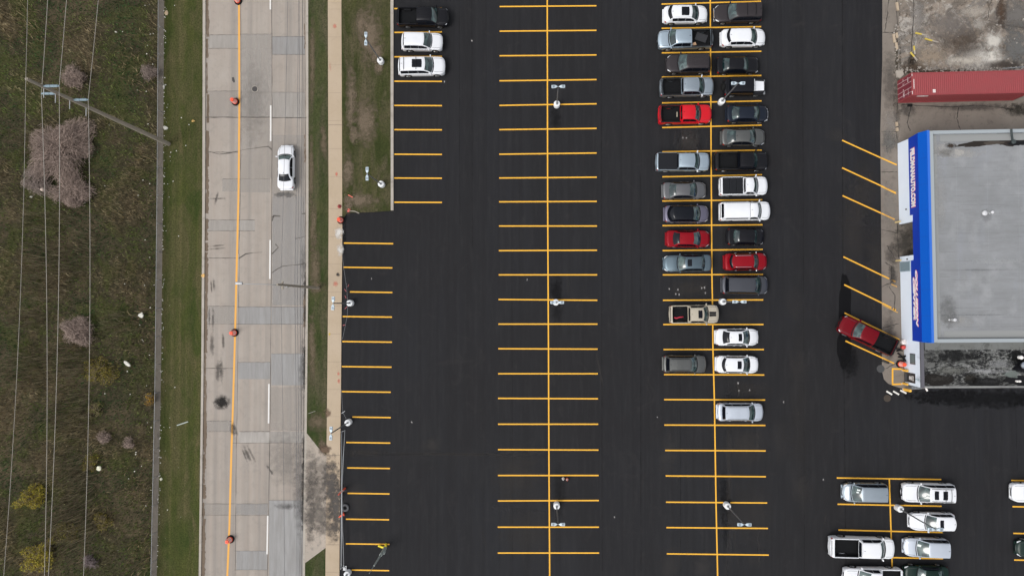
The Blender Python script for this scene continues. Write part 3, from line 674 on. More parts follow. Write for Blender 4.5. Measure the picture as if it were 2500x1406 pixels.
    def ghn(u, s, side, off):
        e = 1e-3; p = gh(u, s, side); a = gh(min(u+e, g[3]), s, side)-gh(max(u-e, g[0]), s, side); b = gh(u, min(1, s+.01), side)-gh(u, max(0, s-.01), side)
        nn = a.cross(b)
        if nn.length < 1e-9: nn = Vector((0, 0, 1))
        nn.normalize()
        ref = Vector((0, side*(1.0 if s < .4 else .2), .3 if s < .4 else 1))
        if nn.dot(ref) < 0: nn = -nn
        return p+nn*off
    mb = MB(); gu = [g[0]+(g[1]-g[0])*i/6 for i in range(6)]+[g[1]+(g[2]-g[1])*i/10 for i in range(10)]+[g[2]+(g[3]-g[2])*i/8 for i in range(9)]
    ss = [0, .1, .2, .3, .38, .42, .45, .5, .58, .7, .85, 1]
    rws = []
    for u in gu: rws.append([gh(u, s, 1) for s in ss]+[gh(u, s, -1) for s in ss[-2::-1]])
    mb.grid([r[::-1] for r in rws][::-1] if False else rws)
    cabm = P
    if o.get('topcolor'): cabm = o['topcolor']
    cab = mb.build('cabin', cabm, root, True, angle=50)
    def pane(nm, u0, u1, s0, s1, both, m_, off=.012, nu=8, ns=6, side=1, par=cab, inset=0.0):
        mb = MB(); rw = []
        for i in range(nu+1):
            u = u0+(u1-u0)*i/nu
            if both: sl = [(s0+(s1-s0)*j/ns, 1) for j in range(ns+1)]+[(s0+(s1-s0)*j/ns, -1) for j in range(ns-1, -1, -1)]
            else: sl = [(s0+(s1-s0)*j/ns, side) for j in range(ns+1)]
            rw.append([ghn(u, s, sd_, off) for s, sd_ in sl])
        mb.grid(rw); return mb.build(nm, m_, par, True)
    gl = M_GLASS
    pane('windshield', g[2]+.01*(4.6/L), g[3]-.014, .46, 1, True, gl, .014)
    if not o.get('cap'):
        if kind in ('cross', 'suv', 'van'): pane('rear_window', g[0]+(g[1]-g[0])*(.16 if kind != 'cross' else .38), g[1]-.004, .50 if kind != 'cross' else .44, 1, True, M_GLASSD, .014)
        elif kind == 'sedan': pane('rear_window', g[0]+.012, g[1]-.006, .50, 1, True, o.get('rg', gl), .014)
        else: pane('rear_window', g[0]+(g[1]-g[0])*.1, g[0]+(g[1]-g[0])*.75, .50, 1, True, M_GLASSD, .014)
    ua = g[0]+(g[1]-g[0])*(.5 if kind == 'sedan' else .75); ub = g[2]+(g[3]-g[2])*.62
    if bed: ua = g[1]+.01
    if o.get('cap'): ua = .09
    cuts = [ua, ua+(ub-ua)*(.47 if kind in ('sedan', 'pickup', 'jeep') else .36), ub] if kind in ('sedan', 'pickup', 'jeep') else [ua, ua+(ub-ua)*.27, ua+(ub-ua)*.62, ub]
    if o.get('cap'): cuts = [ua, .57, ub]
    for sd_ in (1, -1):
        for p0, p1 in zip(cuts, cuts[1:]):
            pane('side_window', p0+.0032, p1-.0032, .07, .36, False, M_GLASSD, .012, 8, 3, sd_)
    # cowl in front of the windscreen
    mb = MB(); rw = []
    for i in range(3):
        u = g[3]-.012+i*.0115; row = []
        for j in range(17):
            y = -.9+1.8*j/16; t = (y*wb_/hw)**2
            row.append((X(u)-.20*t*(1 if kind != 'jeep' else .1), y*wb_, top(g[3]+.001)+.018+.035*(1-y*y)))
        rw.append(row)
    mb.grid(rw); mb.build('cowl', M_BLK, body, True)
    # lamps on the shoulder -----------------------------------------
    def shoulder(u, f, side, off=.012):
        """a point on the lower body's top edge: f 0 low side .. 1 well onto the hood"""
        h = section(u, 0); seq = h[5:11]; t = f*(len(seq)-1); i = min(int(t), len(seq)-2); a, b = Vector(seq[i]), Vector(seq[i+1]); p = a.lerp(b, t-i)
        nrm = Vector((0, b.z-a.z, -(b.y-a.y))).normalized()
        if nrm.z < 0: nrm = -nrm
        if abs(nrm.z) < .2: nrm = Vector((0, 1, .2)).normalized()
        p += nrm*off; return Vector((p.x, p.y*side, p.z))
    hl = o.get('lamps', 1)
    for sd_ in (1, -1):
        fu = (.918, .992) if not boxy else (.955, .995)
        mb = MB(); mb.grid([[shoulder(fu[0]+(fu[1]-fu[0])*i/5, (.30+.10*i/5)+(.42 if not boxy else .35)*j/4*(.35+.65*i/5), sd_) for j in range(5)] for i in range(6)])
        mb.build('headlight', M_HEAD, body, True)
        ru = (.008, .045) if not boxy else (.004, .022)
        mb = MB(); mb.grid([[shoulder(ru[0]+(ru[1]-ru[0])*i/4, .1+.5*j/4*(1-.5*i/4), sd_) for j in range(5)] for i in range(5)])
        mb.build('taillight', M_TAIL, body, True)
    # hood edges / shut lines
    for sd_ in (1, -1):
        mb = MB()
        pts = [shoulder(g[3]+.01+(.955-g[3])*i/10, .82, sd_, .006) for i in range(11)]
        q = [p+Vector((0, -sd_*.03, .002)) for p in pts]; mb.grid([pts, q])
        mb.build('hood_gap', M_GAP, body)
    if o.get('creases', bed is not None):
        for yy in (.34, .52):
            for sd_ in (1, -1):
                mb = MB()
                u0, u1 = g[3]+.03, .955
                mb.tube([(X(u0+(u1-u0)*i/6), sd_*hw*(yy+.06*(1-i/6)), top(u0+(u1-u0)*i/6)+.018) for i in range(7)], .022, 6)
                mb.build('hood_crease', P, body, True)
    # grille, bumpers, plate
    mb = MB(); fz = S['hoodf']-.22
    mb.bbox((L/2+.012, 0, fz), (.05 if not o.get('chrome') else .09, S['W']*(.5 if bed or kind == 'jeep' else .42), .16), .02); mb.build('grille', M_BLK if not o.get('chrome') else M_CHROME, body)
    mb = MB(); mb.bbox((L/2-.04, 0, zb+.12), (.16, S['W']*.74, .14), .04); mb.build('front_bumper', M_CHROME if o.get('chrome') else (M_BLK if boxy else P), body)
    mb = MB(); mb.bbox((-L/2-.0, 0, zb+.16), (.17, S['W']*.80, .17), .05); mb.build('rear_bumper', o.get('rbm', M_BLK if bed or kind == 'jeep' else P), body)
    # mirrors
    for sd_ in (1, -1):
        mx = X(g[2]+(g[3]-g[2])*.62); my = wb_+.03; w_ = .17 if not bed else .21
        mb = MB(); mb.bbox((mx, sd_*(hw*.97+w_/2+.0), belt+.10), (.11, w_, .16 if not bed else .24), .035, sd_*R(-14))
        mb.box((mx+.02, sd_*(hw*.95), belt+.02), (.06, .14, .05)); mb.build('mirror', o.get('mirror', P), body, True, angle=40)
    # handles
    mb = MB()
    for sd_ in (1, -1):
        for u in (cuts[1]-.02, ub-.13) if kind != 'jeep' else (cuts[1], ):
            mb.box((X(u), sd_*(hw+.012), belt-.16), (.2, .03, .035))
    mb.build('door_handles', o.get('handle', P), body)
    # wheels
    for wx_ in wx:
        for sd_ in (1, -1):
            wh = MB(); r = S['wr']; yo = sd_*(hw-.02); yi = sd_*(hw-.25)
            def disc(r_, y): return [(wx_+r_*math.cos(2*math.pi*k/20), y, r-.0+r_*math.sin(2*math.pi*k/20)) for k in range(20)]
            rg = [disc(r*.93, yi), disc(r, yi+sd_*.03), disc(r, yo-sd_*.03), disc(r*.95, yo), disc(r*.68, yo), disc(r*.66, yo-sd_*.04)]
            if sd_ > 0: rg = rg[::-1]
            wh.loft(rg, cap=True); w_ = wh.build('wheel', M_TYRE, root, True, angle=35)
            rb = MB(); y_ = yo-sd_*.025
            for k in range(6 if not bed else 5):
                t = 2*math.pi*k/(6 if not bed else 5); 
                p0 = Vector((wx_+.06*math.cos(t), y_, r+.06*math.sin(t))); p1 = Vector((wx_+r*.66*math.cos(t), y_, r+r*.66*math.sin(t)))
                rb.tube([p0, p1], .038, 5)
            rb.loft([disc(r*.69, yo-sd_*.035), disc(r*.69, yo+sd_*.004), disc(r*.60, yo+sd_*.004), disc(r*.60, yo-sd_*.035)])
            rb.build('rim', M_RIM, w_)
    # extras on the roof
    def roofpatch(nm, u0, u1, yf, m_, off=.02, par=cab):
        s0 = 1-.58*yf
        pane(nm, u0, u1, s0, 1, True, m_, off, 5, 4, par=par)
    for sr in o.get('sunroof', ()): roofpatch('sunroof', sr[0], sr[1], sr[2], M_GLASSD, .012)
    if o.get('rails'):
        for sd_ in (1, -1):
            u0, u1 = g[1]+.04, g[2]-.02; mb = MB()
            mb.tube([ghn(u0+(u1-u0)*i/8, .49, sd_, .05 if 0 < i < 8 else .0) for i in range(9)], .022, 6); mb.build('roof_rail', o['rails'], cab, True)
    for u in o.get('bars', ()):
        mb = MB(); mb.tube([ghn(u, s, sd_, .07) for s, sd_ in ((.47, 1), (.8, 1), (1, 1), (.8, -1), (.47, -1))], .025, 6); mb.build('cross_bar', M_BLK, cab)
    if o.get('ribs'):
        u0, u1 = (g[1]+.02, g[2]-.03) if o['ribs'] is True else o['ribs']; mb = MB()
        for yf in (-.66, -.4, -.13, .13, .4, .66):
            s = 1-.58*abs(yf); sd_ = 1 if yf > 0 else -1
            mb.tube([ghn(u0+(u1-u0)*i/6, s, sd_, .002) for i in range(7)], .016, 5)
        mb.build('roof_ribs', P, cab, True)
    if o.get('fin', True):
        mb = MB(); fu_ = g[1]+.03; p = ghn(fu_, 1, 1, 0); mb.add([(p.x-.1, 0, p.z), (p.x+.1, .025, p.z-.01), (p.x+.1, -.025, p.z-.01), (p.x-.08, 0, p.z+.07)], [(0, 1, 3), (0, 3, 2), (1, 2, 3), (0, 2, 1)])
        mb.build('antenna', M_BLK, cab)
    if o.get('paper'):
        for (u0, u1, s0, s1) in o['paper']: pane('windshield_card', u0, u1, s0, s1, False, M_PAPER, .02, 3, 2, 1 if not o.get('pside') else -1)
    if bed:
        b0, b1 = bed; fl = .795; w = hw*.865
        if o.get('tonneau'):
            mb = MB(); T = S['deck']+.02
            if o['tonneau'] == 3:
                for k in range(3):
                    a0 = b0-.01+(b1-b0+.015)*k/3; a1 = b0-.01+(b1-b0+.015)*(k+1)/3
                    mb.bbox(((X(a0)+X(a1))/2, 0, T), ((a1-a0)*L-.025, w*2.06, .06), .02)
                    for q in (.33, .66): mb.box((X(a0+(a1-a0)*q), 0, T+.032), (.02, w*1.98, .012))
            else: mb.bbox(((X(b0)+X(b1))/2, 0, T), ((b1-b0)*L+.1, w*2.14, .06), .03)
            mb.build('bed_cover', mat('cover_vinyl', (.012, .013, .0155), .75, 0, .15), body)
        elif o.get('cap'):
            pass
        else:
            mb = MB(); e = .006
            x0, x1 = X(b0)+.02, X(b1)-.02
            y_ = w-.01; zt = S['deck']-.06
            mb.grid([[(x0, -y_, zt), (x0, -y_, fl), (x0, y_, fl), (x0, y_, zt)], [(x1, -y_, zt), (x1, -y_, fl), (x1, y_, fl), (x1, y_, zt)]])
            mb.add([(x0+e, -y_, fl), (x0+e, y_, fl), (x0+e, y_, zt), (x0+e, -y_, zt)], [(0, 1, 2, 3)]); mb.add([(x1-e, -y_, fl), (x1-e, y_, fl), (x1-e, y_, zt), (x1-e, -y_, zt)], [(3, 2, 1, 0)])
            for k in range(9):
                yy = -w*.8+w*1.6*k/8; mb.box(((x0+x1)/2, yy, fl+.008), (x1-x0-.1, .05, .02))
            mb.build('bed_liner', M_LINER, body)
            for wx2 in (wx[0],):
                for sd_ in (1, -1):
                    mb = MB(); mb.bbox((wx2, sd_*(w-.10), fl+.12), (.86, .2, .26), .05); mb.build('wheel_well', M_LINER, body)
            if o.get('liner_rail'):
                for sd_ in (1, -1):
                    mb = MB(); mb.box(((x0+x1)/2, sd_*hw*.925, S['deck']+.012), (x1-x0+.2, .13, .02)); mb.build('bed_rail_cap', M_BLK, body)
                mb = MB(); mb.box((X(b0)-.07, 0, S['deck']+.012), (.12, hw*1.72, .02)); mb.build('tailgate_cap', M_BLK, body)
        mb = MB(); mb.box((X(.012), 0, S['deck']-.02), (.05, S['W']*.74, .05)); mb.build('tailgate_handle', o.get('gate', M_BLK), body)
    if o.get('cap'):
        mb = MB(); x0, x1 = X(.035), X(g[0]-.004); z0, z1 = S['deck']-.03, roof-.02; yb, yt = hw*.93, hw*.80
        rg = []
        for x, k in ((x0, 0), (x0+.16, .75), (x0+.26, .97), (x0+.5, 1), (x1-.2, 1), (x1, .98)):
            z = z0+(z1-z0)*k; yy = yb+(yt-yb)*k
            rg.append([(x, -yb, z0), (x, -yy, z-.05*k), (x, -yy*.93, z), (x, 0, z+.03*k), (x, yy*.93, z), (x, yy, z-.05*k), (x, yb, z0)])
        mb.loft([r[::-1] for r in rg][::-1], cap=True); cp = mb.build('bed_cap', P, root, True, angle=40)
        for sd_ in (1, -1):
            mb = MB(); f = lambda k: (yb+(yt-yb)*k+.01)*sd_; h = lambda k: z0+(z1-z0-.05)*k
            mb.add([(x0+.35, f(.3), h(.3)), (x1-.12, f(.3), h(.3)), (x1-.12, f(.82), h(.82)), (x0+.42, f(.82), h(.82))], [(0, 1, 2, 3)]); mb.build('side_window', M_GLASSD, cp)
        mb = MB(); mb.add([(x0+.015, -yb*.82, z0+.10), (x0+.015, yb*.82, z0+.10), (x0+.15, yb*.78, z0+(z1-z0)*.72), (x0+.15, -yb*.78, z0+(z1-z0)*.72)], [(0, 3, 2, 1)])
        mb.v = [(x-.03, y, z+.02) for x, y, z in mb.v]; mb.build('rear_window', M_GLASSD, cp)
    return root, L, X, body, cab, hw, S

GP = 'cars parked in the lot'
WHM = None
def V(*a, **k): return vehicle(*a, group=GP, **k)
# left edge column
V('pickup', 'pickup_truck', 'black', 1032.5, 43, 128, -2, 'black crew-cab pickup with open bed beside the grass, above two white SUVs', 'pickup truck', lamps=1, ribs=True)
V('suv', 'parked_suv', 'white', 1031, 103, 102, -1, 'small plain-roofed white SUV between the black pickup and another white SUV', 'SUV', W=1.9, g=(.03, .09, .57, .75))
V('suv', 'parked_suv', 'white', 1030, 162.5, 116, 0, 'white SUV with a sunroof and two black roof bars, beside the grass kerb', 'SUV', bars=(.145, .41), sunroof=((.32, .53, .62),), g=(.02, .07, .59, .76))
# middle block, left column
V('cross', 'parked_suv', 'white', 1673.5, 36, 109, 0, 'white crossover with a large square black sunroof at the top of the middle block', 'SUV', sunroof=((.375, .555, .68),), rails=paint('white', COLORS['white'][0], 0, .35))
r5 = V('pickup', 'pickup_truck', 'ice', 1672, 97, 136, 180, 'pale silver-blue pickup facing left with black boards in its bed', 'pickup truck', ribs=True, liner_rail=True, wheels=(.19, .80))
V('van', 'parked_minivan', 'brown', 1680.5, 156, 110, 180, 'dark brown-grey SUV facing left, below the pale pickup with boards in its bed', 'SUV', ribs=True, g=(.03, .08, .57, .755), belt=1.05, hoodf=.92)
V('pickup', 'pickup_truck', 'silver', 1676, 213.5, 134, 0, 'silver pickup with empty black bed, directly above the bright red pickup', 'pickup truck', ribs=True, liner_rail=True, mirror=paint('white', COLORS['white'][0], 0, .35))
r8 = V('pickup', 'pickup_truck', 'red', 1671.5, 280, 132, 0, 'bright red pickup with an empty black bed', 'pickup truck', g=(.408, .425, .665, .785), bed=(.05, .40), liner_rail=True)
V('pickup', 'pickup_truck', 'ice', 1666, 396, 134, 0, 'light blue-silver pickup with flat black bed cover', 'pickup truck', tonneau=1, ribs=True, g=(.385, .40, .695, .80), mirror=paint('white', COLORS['white'][0], 0, .35))
V('sedan', 'parked_sedan', 'grey', 1671, 465, 109, 0, 'mid-grey sedan below the blue-silver pickup with a covered bed', 'car')
V('cross', 'parked_suv', 'purple', 1676, 522.5, 110, 0, 'purple-grey crossover with an all-black glass roof', 'SUV', topcolor=M_GLASSD, g=(.05, .20, .62, .80))
V('sedan', 'parked_sedan', 'maroon', 1680, 583, 109, 0, 'red sedan with black rear window in the left half of the block', 'car', rg=M_GLASSD)
V('sedan', 'parked_sedan', 'slate', 1678, 642.5, 119, 180, 'blue-grey sedan facing left, small black sunroof', 'car', sunroof=((.43, .52, .62),), g=(.125, .225, .56, .72))
r14 = V('pickup', 'pickup_truck', 'tan', 1694, 767, 123, 0, 'tan pickup with black hood stripes and a red strap in its bed', 'pickup truck', sunroof=((.545, .63, .62),), g=(.37, .395, .66, .775), bed=(.05, .36), wt=.68)
V('suv', 'parked_suv', 'midgrey', 1671.5, 888.5, 107, 0, 'grey SUV with ribbed roof and red tail lamps, alone left of the lower white hatchback', 'SUV', rails=M_BLK, ribs=(.26, .44), W=1.88, belt=1.03, roof=1.68, hoodf=.88, g=(.04, .115, .62, .785))
# middle block, right column
V('van', 'parked_minivan', 'brown', 1802, 32.5, 118, 180, 'dark brown minivan facing left with silver front trim, top right of the middle block', 'minivan', chrome=1, rails=None, g=(.02, .05, .58, .74), bars=(.18, .36))
V('cross', 'parked_suv', 'white', 1814.5, 92.5, 110, 0, 'plain-roofed white crossover with slim black rear window, between a brown minivan and a black sedan', 'SUV', g=(.06, .15, .63, .79))
V('sedan', 'parked_sedan', 'black', 1801.5, 159.5, 108, 0, 'black sedan with red tail lamps, above the black-topped off-roader with white hood', 'car', g=(.12, .27, .60, .74), chrome=0)
rj = V('jeep', 'parked_off_roader', 'black', 1817, 213.5, 103, 0, 'boxy off-roader, black hard top and white hood, under a lamp head', 'SUV', mirror=M_BLK, fin=False)
V('sedan', 'parked_sedan', 'navy', 1825, 278, 104, -1, 'dark navy sedan just below the lamp base in the right column', 'car', chrome=1, g=(.10, .265, .62, .78))
V('sedan', 'parked_sedan', 'midgrey', 1815, 335, 109, 0, 'dark grey sedan between the navy sedan and the black pickup', 'car', g=(.095, .29, .61, .77))
V('pickup', 'pickup_truck', 'black', 1808.5, 394.5, 132, 0, 'black pickup with open worn bed beside the blue-silver pickup', 'pickup truck', g=(.42, .44, .70, .80), bed=(.06, .412), ribs=True, liner_rail=True)
V('pickup', 'pickup_truck', 'white', 1814, 455, 120, 0, 'white pickup with black folding panels over its bed', 'pickup truck', tonneau=3, g=(.49, .505, .67, .785), bed=(.06, .47), W=2.0)
V('pickup', 'pickup_truck', 'white', 1817, 516, 127, 0, 'long white pickup with a white cap over its bed', 'pickup truck', cap=True, g=(.56, .565, .72, .805), bed=(.06, .52), deck=1.18, W=2.0)
V('sedan', 'parked_sedan', 'black', 1821, 578, 93, 0, 'small black sedan below the white pickup with a cap', 'car', g=(.14, .29, .69, .80), chrome=0)
V('cross', 'parked_suv', 'maroon', 1820.5, 639, 106, 0, 'dark red SUV with two silver roof rails', 'SUV', rails=M_CHROME, handle=M_CHROME, mirror=M_CHROME, g=(.05, .13, .64, .78), rg=M_GLASSD)
V('van', 'parked_minivan', 'darkvan', 1819, 696, 115, 0, 'dark grey minivan at the bottom of the unbroken right column, above a lamp base', 'minivan', g=(.05, .10, .67, .83))
V('sedan', 'parked_sedan', 'white', 1800, 823, 107, 0, 'white sedan with sunroof, above the white hatchback', 'car', sunroof=((.49, .575, .66),), rg=M_GLASSD)
V('cross', 'parked_suv', 'white', 1800, 889.5, 105, 0, 'white hatchback with sunroof, below the white sedan', 'car', sunroof=((.46, .56, .60),), g=(.06, .17, .60, .785), roof=1.55, belt=.97)
V('suv', 'parked_suv', 'pearl', 1807.5, 1005.5, 114, 0, 'silver-white SUV parked alone at the bottom of the right column', 'SUV', rails=M_GALV, ribs=(.22, .45), W=1.92, belt=1.05, roof=1.7, hoodf=.9, g=(.07, .13, .64, .80))
# bottom right block
V('van', 'parked_minivan', 'silver', 2112.5, 1202, 112, 180, 'silver-grey minivan facing left with papers behind its windscreen', 'minivan', paper=((.70, .755, .62, .72), (.72, .76, .8, .9)), pside=1)
V('suv', 'parked_suv', 'white', 2266, 1202.5, 130, 180, 'large white SUV with two black sunroofs and black roof bars', 'SUV', sunroof=((.40, .48, .62), (.23, .32, .62)), bars=(.27, .16), rails=M_BLK, g=(.02, .07, .56, .745))
V('cross', 'parked_suv', 'white', 2276, 1273, 112, 180, 'white SUV with a small sunroof beneath a lamp head', 'SUV', sunroof=((.35, .43, .62),), g=(.02, .07, .50, .70))
V('pickup', 'pickup_truck', 'white', 2102, 1334.5, 160, 0, 'large white heavy-duty pickup with empty open bed and two dark hood vents', 'pickup truck', g=(.42, .45, .735, .835), bed=(.055, .435), W=2.1, roof=2.0, belt=1.3, deck=1.4, hoodf=1.25, wr=.43)
V('van', 'parked_minivan', 'pearl', 2261, 1336, 110, 180, 'pale silver minivan facing left beside the heavy-duty white pickup', 'minivan', paper=((.68, .74, .7, .85),), pside=1, g=(.02, .06, .54, .76), belt=1.0)
V('pickup', 'pickup_truck', 'white', 2130, 1408, 146, 180, 'white crew-cab pickup facing left, cut by the bottom edge of the view', 'pickup truck', g=(.385, .41, .60, .78), bed=(.05, .36), paper=((.66, .72, .7, .8),), pside=1)
V('sedan', 'parked_sedan', 'green', 2262, 1402, 110, 180, 'dark green car next to the white pickup at the bottom edge', 'car', g=(.12, .30, .58, .74))
V('suv', 'parked_suv', 'white', 2526, 1202, 116, 180, 'white SUV half out of view at the right edge', 'SUV', chrome=1)
V('sedan', 'parked_sedan', 'green', 2538, 1340, 112, 180, 'dark green car whose nose shows at the right edge', 'car')
# on the road, and by the building
vehicle('sedan', 'driving_sedan', 'white', 697.5, 408, 110, 90, 'white sedan driving on the road under the overhead wires', 'car', g=(.155, .315, .645, .78), rg=M_GLASSD)
vehicle('pickup', 'pickup_truck', 'wine', 2117, 819, 150, 180-25.5, 'dark red pickup parked slantwise beside the blue and white building', 'pickup truck', g=(.39, .405, .665, .78), bed=(.04, .38), liner_rail=True, lamps=1)

# details carried by single vehicles
root, L, X, body, cab, hw, S = rj
mb = MB(); mb.grid([[(X(.735), -hw*.62, 1.19), (X(.735), 0, 1.215), (X(.735), hw*.62, 1.19)], [(X(.955), -hw*.56, 1.13), (X(.955), 0, 1.155), (X(.955), hw*.56, 1.13)]]); mb.build('hood', paint('white', COLORS['white'][0], 0, .35), body)
mb = MB(); mb.box((X(.985), 0, .62), (.22, hw*1.8, .2)); mb.box((X(1.0)+.05, 0, .72), (.08, .5, .1)); mb.build('bull_bar', M_GALV, body)
mb = MB(); mb.box((X(.70), 0, 1.5), (.06, hw*1.5, .06)); mb.build('windshield_frame', paint('white', COLORS['white'][0], 0, .35), body)
for sd_ in (1, -1):
    mb = MB(); mb.bbox((X(.83), sd_*hw*.93, 1.0), (1.0, .32, .1), .04); mb.build('fender', M_BLK, body)
mb = MB(); mb.tube([(X(0)-.28, 0, 1.0), (X(0)-.02, 0, 1.0)], .39, 24); mb.build('spare_wheel', M_TYRE, body, True, angle=30)
root, L, X, body, cab, hw, S = r14
for sd_ in (1, -1):
    mb = MB(); n = 8
    a = [(X(.795+(.925-.795)*i/n), sd_*.02, 1.205-.02*i/n+.02) for i in range(n+1)]; b = [(X(.795+(.935-.795)*i/n), sd_*(.26-.03*i/n), 1.20-.02*i/n+.018) for i in range(n+1)]
    mb.grid([a, b] if sd_ > 0 else [b, a]); o = mb.build('hood_stripe', M_BLK, body); 
    o.location.z = .03
mb = MB(); c = root.matrix_basis @ Vector((X(.19), -.35, .84)); mb.tube([(c.x-.5, c.y, c.z), (c.x-.2, c.y-.06, c.z+.03), (c.x+.1, c.y+.05, c.z), (c.x+.5, c.y+.08, c.z+.02)], .07, 8)
tag(mb.build('ratchet_strap', mat('red_strap', (.55, .03, .06), .6), smooth=True), 'rolled red strap lying in the bed of the tan pickup', 'strap')
root, L, X, body, cab, hw, S = r5
rb_ = root.matrix_basis
mb = MB(); p = rb_ @ Vector((X(.205), -.1, .97)); mb.bbox((p.x, p.y, p.z), (1.25, .85, .06), .02, R(160)); tag(mb.build('folded_board', mat('board_black', (.016, .016, .018), .5)), 'black board lying tilted in the bed of the pale pickup', 'board')
mb = MB(); p = rb_ @ Vector((X(.335), .62, .95)); mb.bbox((p.x, p.y, p.z), (.36, .34, .2), .02, R(20)); tag(mb.build('cardboard_box', mat('cardboard', (.42, .26, .15), .8)), 'brown cardboard box in the bed corner of the pale pickup', 'box')
root, L, X, body, cab, hw, S = r8
mb = MB(); p = root.matrix_basis @ Vector((X(.355), 0, .83)); mb.box((p.x, p.y, p.z), (.12, .55, .05)); tag(mb.build('timber_block', mat('pale_timber', (.3, .27, .2), .8)), 'pale timber block lying in the bed of the bright red pickup', 'timber')

# ================================================================== LOT LAMPS
M_BASE = m_concrete('lamp_base_paint', (.66, .67, .67), (.35, .34, .33), (.74, .75, .75), False, .4)
M_HEADL = mat('lamp_head_grey', (.47, .55, .60), .45, .1)
M_POLE = mat('lamp_pole_grey', (.15, .155, .16), .5, .3)
def lamp(px, py, orient, label, H=6.75, hs_=1.0):
    c = G(px, py, .5); root = empty('lot_lamp', (c.x, c.y, 0.0), 0, label, 'street lamp', 'lamps standing in the parking lot')
    mb = MB(); mb.lathe((0, 0, 0), [(.345, 0), (.345, .72), (.335, .75), (.31, .765)], 28); mb.build('base', M_BASE, root, True, angle=35)
    mb = MB(); mb.box((0, 0, .78), (.24, .24, .03)); mb.box((0, 0, .82), (.17, .17, .05)); mb.build('base_plate', M_GALV, root)
    mb = MB(); mb.tube([(0, 0, .8), (0, 0, H-.02)], .075, 10, r2=.055); mb.build('pole', M_POLE, root, True, angle=40)
    for s in (1, -1):
        mb = MB(); rg = []
        for x, w, h in ((.08, .05, .05), (.16, .12, .09), (.30, .33, .14), (.42, .40, .16), (.86, .40, .16), (.90, .37, .12)):
            x *= hs_; w *= hs_
            rg.append([(s*x, -w/2, H-h*.5), (s*x, -w/2*.9, H+h*.5), (s*x, w/2*.9, H+h*.5), (s*x, w/2, H-h*.5)])
        if s < 0: rg = [r[::-1] for r in rg]
        mb.loft([r[::-1] for r in rg], cap=True); hd = mb.build('lamp_head', M_HEADL, root); hd.rotation_euler = (0, 0, R(orient))
        mb = MB()
        for k in range(5): mb.box((s*(.52+.06*k)*hs_, 0, H+.095), (.025, .26*hs_, .03))
        mb.build('cooling_fins', mat('fin_grey', (.22, .26, .30), .5, .2), hd)
        mb = MB(); mb.box((s*.64*hs_, 0, H-.083), (.4*hs_, .3*hs_, .01)); mb.build('lens', M_HEAD, hd)
for px, py, ori, lb in ((929, 149, 90, 'lamp on the grass beside the three parked vehicles at upper left'), (931, 450, 90, 'lamp near the lower corner of the grass island'), (854.5, 740, 88, 'lamp at the lot edge whose heads hang over the sidewalk joint, nearest the utility pole'),
        (850, 1031, 88, 'lamp at the upper end of the pipe gate beside the sidewalk'), (848, 1400, 88, 'lamp base cut by the bottom edge beside the sidewalk'), (1359.5, 255, 0, 'topmost lamp in the empty middle stalls'), (1357, 738, 0, 'lamp seen from straight above in the empty middle stalls'),
        (1359, 1234, 0, 'lowest lamp in the empty middle stalls'), (1762, 248, 0, 'lamp leaning over the boxy black and white off-roader'), (1764.5, 736.5, 0, 'lamp to the right of the tan pickup'), (1775.5, 1234, 0, 'lamp in the empty stalls below the lone silver-white SUV')):
    lamp(px, py, ori, lb, H=6.95 if (px, py) == (929, 149) else 6.75, hs_=.76)
lamp(2196, 1241, 0, 'lamp standing between the large white SUV and the smaller white SUV at lower right', H=7.2, hs_=.82)

# ================================================================== STREET POLES, WIRES
M_WOOD = NG('weathered_wood', .85, .2); n_ = M_WOOD.noise(9, 5, .7, M_WOOD.map((1, 1, .06)))
M_WOOD = M_WOOD.out(M_WOOD.ramp(n_, [(.3, (.20, .175, .14)), (.7, (.34, .30, .245))]))
M_INS = mat('insulator_glaze', (.20, .27, .31), .5, 0, .3)
M_WIRE = mat('aluminium_wire', (.36, .33, .29), .6, .0)
M_WIRED = mat('weathered_cable', (.10, .10, .105), .7)
bp = G(412, 352)
tp = empty('transmission_pole', bp, 0, 'tall brown wooden pole leaning across the wasteland view, with three blue-grey insulators', 'utility pole')
Ht = 21.4
mb = MB(); mb.tube([(0, 0, -.2), (-.1, .25, Ht*.5), (-.2, .5, Ht)], .24, 14, r2=.13); mb.build('pole', M_WOOD, tp, True, angle=40)
PO = lambda z: Vector((-.2*z/21.4, .5*z/21.4, 0))
for side, z, ty in ((1, 19.6, 0), (-1, 17.7, 0), (1, 15.9, 0)):
    mb = MB(); pr = [(0.1, .07), (.3, .09), (.34, .12), (.7, .12), (.74, .09), (.78, .12), (1.38, .11), (1.42, .06), (1.52, .06)]
    rg = [[(side*x+PO(z).x, PO(z).y+r_*math.cos(2*math.pi*k/10), z+r_*math.sin(2*math.pi*k/10)) for k in range(10)] for x, r_ in pr]
    mb.loft(rg if side < 0 else [r[::-1] for r in rg], cap=True); mb.build('insulator', M_INS, tp, True, angle=30)
mb = MB()
for z in (19.8, 18.4, 16.6, 14.4): mb.box((PO(z).x, PO(z).y-.5, z-.4), (.05, .9, .05))
mb.build('step_brackets', M_GALV, tp)
